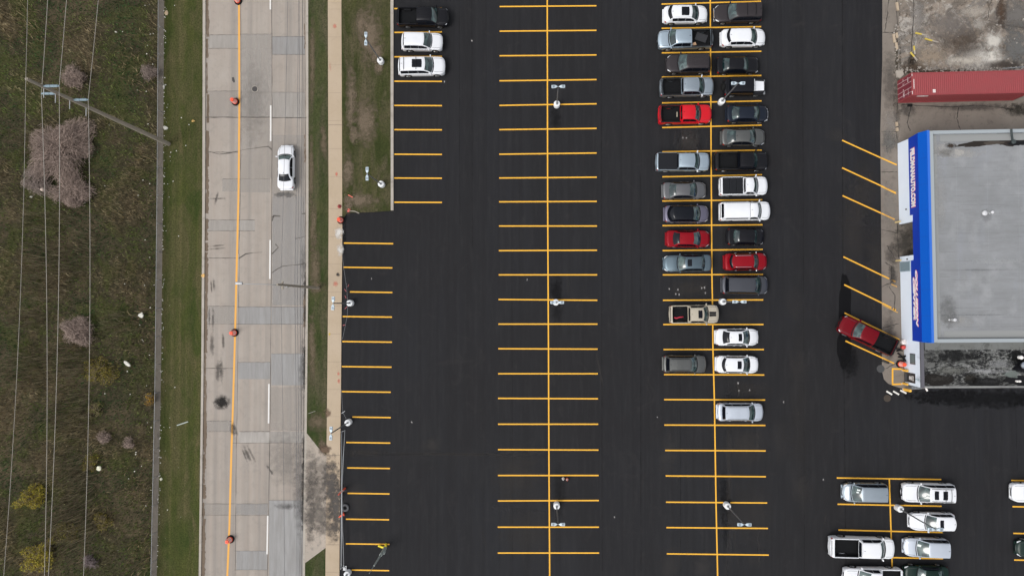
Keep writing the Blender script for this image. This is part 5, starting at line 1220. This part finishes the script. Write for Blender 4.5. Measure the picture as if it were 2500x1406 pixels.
# ================================================================== CONTAINER
M_RED = NG('container_red', .55, .4); n_ = M_RED.noise(1.1, 6, .7); M_RED = M_RED.out(M_RED.mix(M_RED.ramp(n_, [(.4, 0.0), (.75, .5)]), (.245, .040, .044), (.205, .052, .050)))
M_REDD = mat('container_door_red', (.17, .022, .035), .55)
c0 = G(2191, 253); c1 = G(2191, 199.5); CW = c1.y-c0.y; CLn = 12.19; CHh = 2.8; z0c = .1
ct = empty('shipping_container', (c0.x, c0.y, z0c), R(.6), 'long red corrugated shipping container beside the old slab', 'shipping container')
mb = MB(); fr_ = .12
for x in (fr_/2, CLn-fr_/2):
    for y in (fr_/2, CW-fr_/2): mb.box((x, y, CHh/2), (fr_, fr_, CHh))
for z in (fr_/2, CHh-fr_/2):
    for y in (fr_/2, CW-fr_/2): mb.box((CLn/2, y, z), (CLn-2*fr_, fr_*.9, fr_))
    for x in (fr_/2, CLn-fr_/2): mb.box((x, CW/2, z), (fr_*.9, CW-2*fr_, fr_))
mb.build('frame', M_RED, ct)
def corr(axis, n, length, wid, base, depth, vert):
    """corrugated sheet as a profile along its length"""
    pts = []; per = length/n
    for i in range(n):
        for t, d_ in ((0, 0), (.3, 0), (.5, depth), (.8, depth)): pts.append((i*per+t*per, d_))
    pts.append((length, 0)); return pts
mb = MB(); pr = corr('x', 58, CLn-2*fr_, CW, 0, .022, 0)
mb.grid([[(fr_+x, fr_*.5, CHh-.035+d_) for x, d_ in pr], [(fr_+x, CW-fr_*.5, CHh-.035+d_) for x, d_ in pr]]); mb.build('roof', M_RED, ct)
for y, s in ((.05, -1), (CW-.05, 1)):
    mb = MB(); pr = corr('x', 42, CLn-2*fr_, CW, 0, .036, 0)
    a = [(fr_+x, y-s*d_, fr_) for x, d_ in pr]; b = [(fr_+x, y-s*d_, CHh-fr_) for x, d_ in pr]; mb.grid([a, b] if s < 0 else [b, a]); mb.build('side_wall', M_RED, ct)
mb = MB(); mb.box((CLn-.05, CW/2, CHh/2), (.04, CW-.2, CHh-.2)); mb.build('end_wall', M_RED, ct)
for k in (0, 1):
    y0, y1 = (fr_, CW/2-.01) if k == 0 else (CW/2+.01, CW-fr_)
    mb = MB(); mb.box((.04, (y0+y1)/2, CHh/2), (.05, y1-y0, CHh-2*fr_)); dr = mb.build('door', M_REDD, ct)
    for q in (.28, .72):
        mb = MB(); yy = y0+(y1-y0)*q; mb.tube([(-.02, yy, fr_*.5), (-.02, yy, CHh-fr_*.5)], .025, 6)
        mb.box((-.03, yy+.12, 1.2), (.03, .28, .04)); mb.build('lock_rod', mat('rod_pale', (.55, .40, .40), .5), dr)
    mb = MB()
    if k == 1: mb.box((.012, y1-.40, 2.05), (.006, .5, .16)); mb.box((.012, y1-.55, 1.45), (.006, .08, .08))
    else:
        for q in range(6): mb.box((.012, y0+.14+.13*q, 2.1), (.006, .07, .10)); mb.box((.012, y0+.16+.1*q, 1.25), (.006, .06, .28 if q % 2 else .2))
    mb.build('door_markings', mat('faded_white', (.48, .38, .38), .6), dr)
mb = MB()
for q in range(8): mb.box((.24, CW-.75-.13*q, CHh+.012), (.07, .09, .006))
for q in (.1, .2, .3, CW-.3, CW-.4): mb.box((.06, q+.1, CHh+.004), (.06, .12, .006))
for q in range(3): mb.box((2.3+.0, .30+.12*q, CHh+.012), (.30, .08, .006))
mb.build('roof_markings', M_WB, ct)
mb = MB()
for q in range(9): mb.box((.75+.13*q, -.0-.012, CHh-.32), (.085, .02, .2))
mb.build('side_markings', M_WB, ct)
mb = MB(); mb.box((1.3, -.25, -.06), (.5, .3, .1)); mb.build('corner_shoe', M_TYRE, ct)
# broken bollards on the slab
random.seed(2)
for (a, b), lb in ((((2235, 81), (2262, 87)), 'yellow-and-grey broken bollard, upper of the two lying side by side'), (((2258, 95), (2290, 104)), 'yellow-and-white broken bollard with its white end to the right'), (((2231, 113), (2234, 133)), 'yellow broken bollard standing upright-most in the dark pit'), (((2223, 128), (2239, 148)), 'yellow broken bollard lying diagonally across the dark pit')):
    p, q = G(*a, .2), G(*b, .2); md = p.lerp(q, .55)
    r_ = empty('broken_bollard', (p.x, p.y, 0), 0, lb, 'bollard', 'broken yellow bollards on the old slab')
    mb = MB(); mb.tube([p-Vector((p.x, p.y, 0)), md-Vector((p.x, p.y, 0))], .09, 10); mb.build('yellow_sleeve', m_paint('worn_yellow', (.50, .38, .07), .9, (.2, .15, .08)), r_, True, angle=40)
    mb = MB(); mb.tube([md-Vector((p.x, p.y, 0)), q-Vector((p.x, p.y, 0))], .085, 10); mb.build('concrete_core', M_CURB, r_, True, angle=40)
mb = MB(); mb.prism([G(*p) for p in ((2185, 175), (2201, 174), (2204, 184), (2196, 193), (2188, 190))], .0, .25); tag(mb.build('concrete_chunk', M_CURB), 'squared concrete chunk at the container corner', 'rubble')
m2 = MB(); rng = np.random.default_rng(8)
for i in range(420):
    if rng.random() < .55: x, y = rng.uniform(2196, 2500), rng.normal(172, 4)
    elif rng.random() < .4: x, y = rng.normal(2190, 4), rng.uniform(60, 175)
    else:
        if rng.random() < .6: continue
        x, y = rng.uniform(2196, 2500), rng.uniform(0, 170)
    p = G(x, y); s_ = rng.uniform(.03, .11); r2 = [(p.x+math.cos(t)*s_*rng.uniform(.6, 1.2), p.y+math.sin(t)*s_*rng.uniform(.6, 1.2)) for t in (0, 1.2, 2.5, 3.8, 5.1)]
    m2.prism(r2, .05, .05+s_*.8)
tag(m2.build('rubble', m_concrete('rubble_stone', (.26, .23, .2), (.08, .07, .06), (.4, .37, .33), False, .8)), 'small broken concrete rubble scattered over the old slab', 'rubble', kind='stuff')
m2 = MB(); m2.tube([G(2448, 168, .15), G(2500, 164, .15), G(2560, 163, .15)], .05, 6); tag(m2.build('metal_pipe', M_GALV), 'thin pale pipe lying on rubble at the right edge above the container', 'pipe')
m2 = MB()
for (a, b) in (((2189, 5), (2191, 30)), ((2180, 82), (2184, 108)), ((2187, 80), (2190, 96)), ((2184, 104), (2192, 124)), ((2187, 298), (2190, 310)), ((2188, 312), (2191, 322))):
    p, q = G(*a), G(*b); m2.box(((p.x+q.x)/2, (p.y+q.y)/2, .08), (.22, (p-q).length*.8, .14), R(8))
tag(m2.build('broken_kerb', M_WALK), kind='structure')

# ================================================================== BUILDINGS
WHITE = NG('wall_white', .6, .3); n_ = WHITE.noise(.9, 5, .6); WHITE = WHITE.out(WHITE.mix(WHITE.ramp(n_, [(.45, 0.0), (.8, .25)]), (.68, .74, .82), (.60, .65, .71)))
BLUE = mat('fascia_blue', (.001, .040, .42), .5, 0, .25); BLUE2 = mat('fascia_cap_blue', (.001, .080, .43), .5, 0, .25); BLUE3 = mat('trim_light_blue', (.03, .13, .50), .5, 0, .2)
def m_roof():
    g = NG('roof_membrane', .8, .25)
    a = g.noise(.25, 6, .65, g.map((1, 1.8, 1))); c = g.mix(g.ramp(a, [(.3, 0.0), (.7, 1.0)]), (.185, .190, .193), (.242, .248, .256))
    b = g.noise(.9, 6, .7, g.map((.35, 2.2, 1))); c = g.mix(g.ramp(b, [(.5, 0.0), (.75, .5)]), c, (.165, .165, .165))
    w = g.noise(2.0, 3, .6, g.map((.12, 2.6, 1), 0, (3, 1, 0))); c = g.mix(g.ramp(w, [(.60, 0.0), (.63, .45), (.66, 0.0)]), c, (.13, .13, .13))
    w = g.noise(.5, 3, .6, g.map((1, .2, 1), 0, (8, 1, 0))); c = g.mix(g.ramp(w, [(.5, 0.0), (.7, .4)]), c, (.25, .265, .30))
    sp = g.t.nodes.new('ShaderNodeSeparateXYZ'); g.t.links.new(g.tc.outputs['Object'], sp.inputs[0])
    fr = g.math('FRACT', g.math('MULTIPLY', sp.outputs[1], 1.06)); ln = g.math('LESS_THAN', fr, .045)
    bk = g.ramp(g.noise(.8, 4, .7, g.map((.6, 2, 1), 0, (1, 4, 0))), [(.42, 0.0), (.6, .55)]); c = g.mix(g.math('MULTIPLY', ln, bk), c, (.115, .115, .115))
    fr = g.math('FRACT', g.math('MULTIPLY', sp.outputs[0], .33)); ln = g.math('LESS_THAN', fr, .012); c = g.mix(g.math('MULTIPLY', ln, .25), c, (.30, .31, .32))
    bl = g.noise(.5, 4, .6, g.map((1, 1, 1), 0, (31, 7, 0))); c = g.mix(g.ramp(bl, [(.52, 0.0), (.7, .5)]), c, (.30, .305, .31))
    f = g.noise(12, 4, .8); c = g.mix(g.ramp(f, [(.3, .3), (.6, 0.0)]), c, (.15, .15, .15)); return g.out(c, f, .01, .2)
M_ROOF = m_roof()
def m_roof2():
    g = NG('annex_roof_tar', .85, .2)
    base = g.mix(g.ramp(g.noise(.8, 6, .7), [(.35, 0.0), (.65, 1.0)]), (.085, .086, .078), (.155, .158, .15))
    a = g.noise(1.1, 10, .82, g.map((.55, 1.35, 1)), .6); c = g.mix(g.ramp(a, [(.465, 0.0), (.485, 1.0)]), base, (.0085, .0085, .009))
    b = g.noise(2.6, 9, .85, g.map((.8, 1.3, 1), 0, (4, 9, 0)), .4); c = g.mix(g.ramp(b, [(.52, 0.0), (.545, .95)]), c, (.20, .20, .192))
    d = g.noise(3.4, 9, .85, g.map((.6, 1.6, 1), 0, (14, 2, 0)), .4); c = g.mix(g.ramp(d, [(.54, 0.0), (.57, .9)]), c, (.014, .014, .013))
    return g.out(c, a, .03, .5)
M_ROOF2 = m_roof2()
WX = G(2191.3, 351).x; NYm = G(2192, 351).y; SYm = G(2268, 836, 5.6).y; EX = WX+34; HB = 5.5
bd = empty('commercial_building', (WX, NYm, 0), R(.55), 'large flat-roofed building with white wall and blue lettered fascia along its left side', 'building')
ob = Vector((-WX, -NYm, 0)); BWid = NYm-SYm
def by(py, px=2195, z=0): return G(px, py, z).y-NYm          # distance along the facade, negative going down
oy0, oy1 = by(548), by(627)
mb = MB(); T = .25
mb.box((T/2, oy0/2, HB/2-.1), (T, -oy0, HB-.2)); mb.box((T/2, (oy1-BWid)/2, HB/2-.1), (T, BWid+oy1, HB-.2)); mb.box((T/2, (oy0+oy1)/2, (2.9+HB-.2)/2), (T, oy0-oy1, HB-.2-2.9))
mb.box(((EX-WX)/2+T/2, -T/2, HB/2-.1), (EX-WX-T, T, HB-.2)); mb.box(((EX-WX)/2+T/2, -BWid+T/2, HB/2-.1), (EX-WX-T, T, HB-.2)); mb.box((EX-WX-T/2+T, -BWid/2, HB/2-.1), (T, BWid, HB-.2))
wall = mb.build('wall', WHITE, bd)
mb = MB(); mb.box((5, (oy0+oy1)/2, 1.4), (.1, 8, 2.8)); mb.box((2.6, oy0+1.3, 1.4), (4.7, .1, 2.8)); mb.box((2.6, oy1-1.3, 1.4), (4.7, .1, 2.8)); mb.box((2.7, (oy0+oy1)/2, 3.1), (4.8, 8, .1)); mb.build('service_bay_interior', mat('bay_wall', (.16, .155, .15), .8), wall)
# roof
zr = HB-.25
mb = MB(); mb.box(((EX-WX)/2+.2, -BWid/2, zr-.1), (EX-WX, BWid-.5, .2)); roof_ = mb.build('roof', M_ROOF, bd)
M_COP = mat('coping_metal', (.30, .33, .345), .5, .1)
mb = MB(); mb.box((.42, -BWid/2, HB+.02), (.36, BWid-.05, .3)); mb.box(((EX-WX)/2+.6, -.17, HB), (EX-WX-.02, .34, .26)); mb.box(((EX-WX)/2+.6, -BWid+.16, HB), (EX-WX-.02, .36, .26)); mb.build('coping', M_COP, roof_)
mb = MB(); mb.box((.9, -BWid/2, zr+.012), (.5, BWid-.8, .02)); mb.box(((EX-WX)/2+.9, -BWid+.75, zr+.012), (EX-WX-1.2, .75, .02)); mb.box(((EX-WX)/2+.9, -.7, zr+.016), (EX-WX-1.2, .7, .02)); mb.build('roof_edge_flashing', mat('flashing', (.235, .24, .235), .7, 0, .2), roof_)
def on_roof(px, py, z=zr): p = G(px, py, z); return (p.x-WX, p.y-NYm, z)
def rstain(px, py, rx, ry, col, al, par, z, org, nm='dark_patch'):
    o = stain(px, py, rx, ry, col, al, None, z=0, name=nm); p = G(px, py, z); o.parent = par; o.location = (p.x-org.x, p.y-org.y, z+.03); return o
orgb = bd.location
for x, y, rx, ry, c_, al in ((2320, 357, 10, 5, (.06, .045, .035), .9), (2330, 375, 50, 9, (.42, .40, .37), .6), (2300, 368, 18, 16, (.36, .35, .33), .6), (2405, 528, 10, 12, (.15, .15, .155), .3), (2310, 760, 16, 30, (.13, .13, .125), .4), (2330, 785, 30, 12, (.36, .35, .33), .5), (2430, 640, 50, 5, (.36, .37, .37), .5), (2390, 660, 60, 2, (.15, .15, .15), .3), (2380, 770, 70, 2, (.15, .15, .15), .3), (2295, 480, 10, 60, (.34, .335, .32), .4)):
    rstain(x, y, rx, ry, c_, al, roof_, zr, orgb, 'dark_patch' if c_[0] < .2 else 'bleached_patch')
for x, y, rx, ry, c_, sd_, rz_ in ((2403, 350, 55, 7, (.030, .024, .020), 1, 5), (2450, 347, 62, 12, (.024, .019, .017), 2, 0), (2455, 334, 42, 7, (.014, .013, .012), 3, 6), (2520, 340, 70, 15, (.018, .016, .015), 4, 0), (2380, 352, 40, 6, (.022, .018, .015), 6, 8), (2481, 352, 22, 6, (.008, .008, .009), 7, 0), (2321, 357, 5, 4, (.05, .035, .03), 8, 0), (2425, 351, 22, 4, (.06, .05, .042), 9, 3)):
    blob(x, y, rx, ry, c_, roof_, zr, seed=sd_, org=orgb, rz=rz_, amp=.4, rough=.5, zoff=.02)  # damp puddles along the roof's upper edge
def vent(px, py, r, h, lb, par=None):
    p = G(px, py, zr); o = empty('roof_vent', (p.x, p.y, zr), 0, None, None)
    o.parent = roof_; o.location = (p.x-WX, p.y-NYm, zr)
    mb = MB(); mb.lathe((0, 0, 0), [(r*1.3, 0), (r*1.3, .02), (r, .05), (r, h)], 16); mb.build('stack', mat('vent_pale', (.36, .37, .37), .5), o, True, angle=35)
    mb = MB(); mb.lathe((0, 0, h), [(r*1.4, 0), (r*1.2, .06), (r*.3, .12)], 16); mb.build('cap', mat('vent_cap', (.5, .5, .51), .5), o, True, angle=35)
vent(2401, 522, .19, .12, ''); vent(2414, 521, .11, .45, ''); vent(2321, 781, .12, .4, ''); vent(2312, 781, .07, .1, '')
mb = MB(); p0 = on_roof(2470, 314); 
mb.tube([on_roof(2469, 318, HB+.25), on_roof(2470, 332, HB+.3), on_roof(2472, 346, zr+.1)], .10, 8); mb.lathe(on_roof(2473, 349, zr), [(.22, 0), (.22, .15), (.12, .2)], 12); mb.build('roof_drain', mat('drain_dark', (.03, .04, .04), .6), roof_, True, angle=40)
# fascia
def fx(z): return -.35*(z-2.2)/(4.65-2.2)
def prism_y(mb, sec, y0, y1):
    mb.loft([[(x, y0, z) for x, z in sec], [(x, y1, z) for x, z in sec]], cap=True)
fs_ = empty('fascia', (0, 0, 0)); fs_.parent = bd
segs = ((0.02, oy0-(-.55) , 2.2), (oy0+.55, oy1-.55, 2.9), (oy1-.55, -BWid-.02, 2.2))
mb = MB(); mb2 = MB()
for y0, y1, zb_ in segs:
    prism_y(mb, [(-.012, zb_), (fx(zb_)-.02, zb_), (-.37, 4.65), (-.012, 4.65)], y0, y1)
mb.build('lower_panel', BLUE, fs_)
prism_y(mb2, [(-.008, 4.652), (-.37, 4.652), (-.04, HB+.16), (.22, HB+.16), (.22, 4.652)], .025, -BWid-.025); mb2.build('sloped_cap', BLUE2, fs_)
mb = MB(); mb.box((.12, -BWid/2, HB+.185), (.24, BWid+.06, .05)); mb.build('ridge_trim', BLUE3, fs_)
mb = MB(); mb.box((.0, -BWid-.03, 5.1), (.5, .03, .8)); mb.build('end_trim', BLUE3, fs_)
mb = MB()
for k in range(1, 8):
    yy = -BWid*k/8
    mb.add([(-.375, yy-.015, 4.66), (-.375, yy+.015, 4.66), (-.045, yy+.015, HB+.17), (-.045, yy-.015, HB+.17)], [(0, 3, 2, 1)])
mb.build('panel_joints', mat('joint_blue', (.002, .05, .32), .6), fs_)
# white door surrounds
for y0, y1, nm in ((oy0+.66, oy0, 'door_surround'), (oy1, oy1-.46, 'door_surround')):
    mb = MB(); mb.box((-.075, (y0+y1)/2, 2.53), (.15, y0-y1, .82)); mb.build(nm, WHITE, wall)
# service door next to the opening, wall lamp, kerb line
mb = MB(); y0, y1 = by(640), by(664); mb.box((-.02, (y0+y1)/2, 1.05), (.06, y0-y1, 2.08)); dr = mb.build('door', mat('door_bluegrey', (.24, .31, .36), .4), bd)
mb = MB(); mb.box((-.055, (y0+y1)/2, 1.05), (.02, (y0-y1)*.84, 1.84)); mb.build('door_glass', mat('dusty_glass', (.17, .23, .26), .2), dr)
mb = MB(); mb.box((-.08, y1+.12, 1.0), (.05, .04, .2)); mb.build('handle', M_CHROME, dr)
for py_ in (516, 635):
    mb = MB(); mb.box((-.06, by(py_), 1.55), (.1, .12, .12)); mb.build('wall_lamp', M_BLK, wall)
# lettering
def lettering(txt, name, parent, y0, y1, zlo, zhi, mtl, off, push, shear=0.0, ext=.012, xfun=fx, grow=0.0):
    cu = bpy.data.curves.new('t', 'FONT'); cu.body = txt; cu.size = 1; cu.offset = off; cu.extrude = ext; cu.shear = shear; cu.space_character = 1.04; cu.resolution_u = 3
    to = bpy.data.objects.new('t', cu); COL.objects.link(to); bpy.context.view_layer.update()
    dg = bpy.context.evaluated_depsgraph_get(); me = bpy.data.meshes.new_from_object(to.evaluated_get(dg)); bpy.data.objects.remove(to)
    co = np.zeros(len(me.vertices)*3); me.vertices.foreach_get('co', co); co = co.reshape(-1, 3)
    mn, mx = co.min(0), co.max(0)
    Lx = y0-y1; A = Vector((xfun(zlo), 0, zlo)); B = Vector((xfun(zhi), 0, zhi)); up = (B-A); 
    upn = up.normalized(); nrm = Vector((-upn.z, 0, upn.x))
    out = []
    for x, y, z in co:
        a = (x-mn[0])/(mx[0]-mn[0]); b = (y-mn[1])/(mx[1]-mn[1])
        a = a*(1+2*grow/Lx)-grow/Lx; b = b*(1+2*grow/up.length)-grow/up.length
        p = A+up*b+nrm*(push+z); out += [p.x, y0-Lx*a, p.z]
    me.vertices.foreach_set('co', out); me.update(); me.materials.append(mtl)
    o = bpy.data.objects.new(name, me); COL.objects.link(o); o.parent = parent; return o
SW = mat('sign_white', (.85, .85, .86), .4); SR = mat('sign_red', (.75, .03, .06), .4)
for txt, a, b, z0, z1, sh in (('FELDMANAUTO.COM', 364, 506, 2.72, 3.82, 0), ('COLLISION', 660, 797, 3.36, 3.86, .3), ('CENTER', 677, 781, 2.72, 3.20, .3)):
    ya, yb_ = by(a, 2228, 3), by(b, 2228, 3)
    lettering(txt, 'sign_letters', fs_, ya, yb_, z0, z1, SW, .06, .05, sh)
    lettering(txt, 'sign_outline', fs_, ya, yb_, z0, z1, SR, .085, .034, sh, grow=.045, ext=.006)
# annex
AX = G(2206.8, 840).x; SYa = G(2208, 937).y; HA = 3.15
an = empty('annex_building', (AX, SYm, 0), R(.55), 'low white annex with mottled dark roof at the lower end of the blue-fascia building', 'building')
AW = SYm-SYa; AL = EX-AX
mb = MB(); mb.box((AL/2, -AW/2-.005, HA/2-.02), (AL, AW-.02, HA-.04)); aw = mb.build('wall', WHITE, an)
mb = MB(); mb.box((AL/2+.05, -AW/2-.005, HA-.01), (AL-.2, AW-.2, .06)); ar_ = mb.build('roof', M_ROOF2, an)
mb = MB(); mb.box((.14, -AW/2-.01, HA+.04), (.34, AW+.04, .18)); mb.build('parapet_dark', mat('parapet_grey', (.085, .082, .095), .6), ar_)
mb = MB(); mb.box((AL/2+.2, -AW+.05, HA+.03), (AL-.1, .2, .14)); mb.build('parapet', m_concrete('parapet_conc', (.17, .17, .165), (.07, .07, .07), (.25, .25, .24), False, .8), ar_)
mb = MB(); mb.box((AL/2+.3, -.5, HA+.035), (AL-.3, .85, .02)); mb.build('roof_edge_flashing', m_concrete('weathered_felt', (.115, .115, .105), (.03, .032, .026), (.165, .17, .165), False, 1.0), ar_)
oa = an.location
def ay(py, z=0): return G(2210, py, z).y-SYm
mb = MB(); y0, y1 = ay(863, 1.7), ay(889, 1.7); mb.box((-.01, (y0+y1)/2, 1.7), (.06, y0-y1, 1.0)); wn = mb.build('window', mat('window_frame_dark', (.05, .05, .055), .5), an)
mb = MB(); mb.box((-.045, (y0+y1)/2, 1.7), (.02, (y0-y1)*.84, .84)); mb.build('pane', mat('window_grey', (.12, .15, .15), .15), wn)
mb = MB(); y0, y1 = ay(909.5, 1.0), ay(933, 1.0); mb.box((-.01, (y0+y1)/2, 1.08), (.06, y0-y1, 2.1)); dr = mb.build('door', mat('door_dark', (.014, .014, .018), .3), an)
mb = MB()
for k, (w_, z_) in enumerate(((.55, 1.75), (.4, 1.5), (.5, 1.38), (.3, 1.26), (.45, 1.14), (.35, 1.02))): mb.box((-.045, (y0+y1)/2-.02, z_), (.012, w_, .10 if k == 0 else .05))
mb.build('door_notice', M_WB, dr)
mb = MB(); mb.box((-.045, (y0+y1)/2, .35), (.012, (y0-y1)*.8, .25)); mb.build('door_panel', mat('door_panel_grey', (.08, .08, .085), .4), dr)
mb = MB(); mb.tube([(-.05, y0-.1, 1.0), (-.05, y0-.1, 1.25)], .02, 6); mb.build('handle', M_CHROME, dr)
mb = MB(); mb.box((-.05, (y0+y1)/2-.05, 2.6), (.06, .03, .7)); mb.build('conduit', mat('conduit_teal', (.1, .25, .23), .5), aw)
for x, y, r_, h_, nm in ((2487, 874, .16, .35, 'roof_vent'), (2485, 932, .10, .2, 'roof_vent'), (2479, 932, .09, .2, 'roof_vent')):
    p = G(x, y, HA); e_ = empty(nm, (p.x-oa.x, p.y-oa.y, HA)); e_.parent = ar_
    mb = MB(); mb.lathe((0, 0, 0), [(r_*1.1, 0), (r_, h_), (r_*1.3, h_+.03), (r_*.9, h_+.16), (r_*.3, h_+.2)], 14); mb.build('stack', M_WB, e_, True, angle=35)
p = G(2494, 893, HA); e_ = empty('turbine_vent', (p.x-oa.x, p.y-oa.y, HA)); e_.parent = ar_
mb = MB(); mb.lathe((0, 0, 0), [(.2, 0), (.2, .2), (.34, .32), (.36, .46), (.28, .6), (.1, .66)], 18); mb.build('turbine', mat('turbine_metal', (.35, .38, .42), .3, .8), e_, True, angle=35)
for x, y, rx, ry, c_, al in ((2330, 870, 60, 14, (.01, .01, .01), .9), (2290, 925, 36, 12, (.02, .018, .016), 1.0), (2420, 932, 40, 10, (.014, .014, .014), 1.0), (2370, 925, 16, 10, (.02, .018, .015), 1.0), (2320, 905, 36, 8, (.11, .11, .10), .9), (2400, 908, 50, 5, (.28, .28, .28), .7), (2260, 885, 8, 10, (.15, .15, .145), .9), (2480, 880, 18, 16, (.008, .008, .008), 1.0), (2496, 895, 18, 14, (.006, .006, .008), 1.0), (2440, 890, 30, 8, (.2, .2, .2), .6), (2270, 860, 20, 5, (.16, .16, .155), .8)):
    rstain(x, y, rx, ry, c_, al, ar_, HA, oa, 'tar_patch')
for x, y, rx, ry, c_, sd_ in ((2286, 928, 34, 13, (.015, .013, .012), 1), (2400, 934, 40, 9, (.010, .010, .010), 3), (2270, 890, 14, 7, (.10, .10, .095), 8), (2450, 911, 5, 5, (.010, .012, .010), 10), (2484, 872, 14, 12, (.008, .008, .008), 14), (2494, 895, 17, 11, (.005, .005, .007), 15), (2480, 930, 28, 12, (.009, .009, .010), 16), (2470, 915, 14, 9, (.11, .125, .115), 17)):
    blob(x, y, rx, ry, c_, ar_, HA, seed=sd_+20, org=oa, name='tar_patch', amp=.32, zoff=.024, rough=.85)
# bits along the annex
for (x, y), lb in (((2204, 903), 'upper yellow bollard beside the annex door'), ((2204, 935.5), 'lower yellow bollard beside the annex door'), ((2207, 950), 'thick yellow bollard at the annex corner')):
    c = G(x, y); r_ = empty('yellow_bollard', (c.x, c.y, .01), 0, lb, 'bollard', 'yellow bollards at the building')
    h = 1.0 if y < 940 else 1.35; q = .12 if y < 940 else .15
    mb = MB(); mb.lathe((0, 0, 0), [(q, 0), (q, h*.94), (q*.8, h*.99), (q*.3, h*1.02)], 14); mb.build('post', mat('bollard_yellow', (.74, .40, .05), .5), r_, True, angle=35)
    mb = MB(); mb.lathe((0, 0, 0), [(q*1.4, 0), (q*1.3, .05)], 14); mb.build('footing', M_CURB, r_)
for (x, y), lb in (((2186.5, 543), 'worn pale-yellow bollard at the upper side of the open service bay'), ((2188, 636.5), 'worn pale-yellow bollard at the lower side of the open service bay')):
    c = G(x, y); r_ = empty('yellow_bollard', (c.x, c.y, .01), 0, lb, 'bollard', 'yellow bollards at the building')
    mb = MB(); mb.lathe((0, 0, 0), [(.1, 0), (.1, .9), (.06, .95)], 12); mb.build('post', m_paint('bollard_worn', (.55, .42, .2), .7, (.35, .3, .22)), r_, True, angle=35)
c = G(2202, 834); mb = MB(); mb.lathe((c.x, c.y, .01), [(.3, 0), (.3, .5), (.27, .55)], 18); tag(mb.build('white_drum', mat('drum_white', (.6, .55, .53), .5), smooth=True), 'dull white drum at the foot of the blue fascia building corner', 'drum')
c = G(2201, 847); mb = MB(); mb.lathe((c.x, c.y, .01), [(.2, 0), (.22, .45), (.2, .5), (.05, .52)], 16); tag(mb.build('red_bucket', mat('bucket_red', (.5, .05, .04), .5), smooth=True), 'small red bucket between the white drum and the black tyre by the annex', 'bucket')
c = G(2210, 874); r_ = empty('leaning_tyre', (c.x, c.y, .3), 0, 'black tyre standing against the annex wall above the barrel', 'tyre')
mb = MB(); pr = [(.24, .0), (.31, .03), (.33, .09), (.31, .15), (.24, .18), (.16, .15), (.15, .03)]
mb.loft([[(r*math.cos(2*math.pi*k/22), r*math.sin(2*math.pi*k/22), z) for k in range(22)] for r, z in pr+[pr[0]]]); mb.build('tyre', M_TYRE, r_, True); r_.location = (c.x-.15, c.y, .25)
for pts, lb in ((((2186, 851), (2196, 852), (2203, 857), (2196, 855), (2189, 857)), 'tangled black hose beside the rear of the dark red pickup'), (((2192, 862), (2200, 868), (2208, 876), (2202, 872), (2193, 871)), 'looped black hose leading to the tyre by the annex wall')):
    mb = MB(); mb.tube([G(*p, .12) for p in pts], .08, 7); tag(mb.build('black_hose', M_BLK, smooth=True), lb, 'hose', 'hoses by the annex')
mb = MB(); a, b = G(2154, 880.5, .08), G(2170, 886, .08); mb.tube([a, b], .11, 8); tag(mb.build('dark_roll', mat('roll_dark', (.03, .027, .024), .8), smooth=True), 'dark roll lying across the yellow line behind the red pickup', 'roll')
mb = MB(); c = G(2262, 950, 3); mb.bbox((c.x, c.y, 3), (.16, .42, .1), .04, R(25)); mb.box((c.x, c.y+.2, 2.95), (.05, .3, .05)); tag(mb.build('wall_light', M_WB), 'small white flood light on the lower annex wall', 'lamp')
mb = MB(); c = G(2225, 945); 
for k in range(4): mb.bbox((c.x-.2+.28*k, c.y+.05, .35), (.22, .3, .7), .04)
tag(mb.build('gas_meters', mat('meter_grey', (.16, .17, .18), .5)), 'row of small grey meters at the annex corner', 'meter')
c = G(2150, 900); mb = MB(); mb.lathe((c.x, c.y, 0), [(.42, 0), (.42, .012), (.38, .014)], 22); tag(mb.build('drain_cover', mat('dull_grey', (.05, .05, .05), .8)), 'round grey drain cover at the edge of the concrete by the red pickup', 'drain cover')
c = G(2166, 972); mb = MB(); mb.lathe((c.x, c.y, 0), [(.38, 0), (.38, .02), (.34, .022)], 22); tag(mb.build('drain_cover', mat('rusty_iron', (.05, .038, .028), .8, .2)), 'rusty dark drain cover below the three white stripes', 'drain cover')
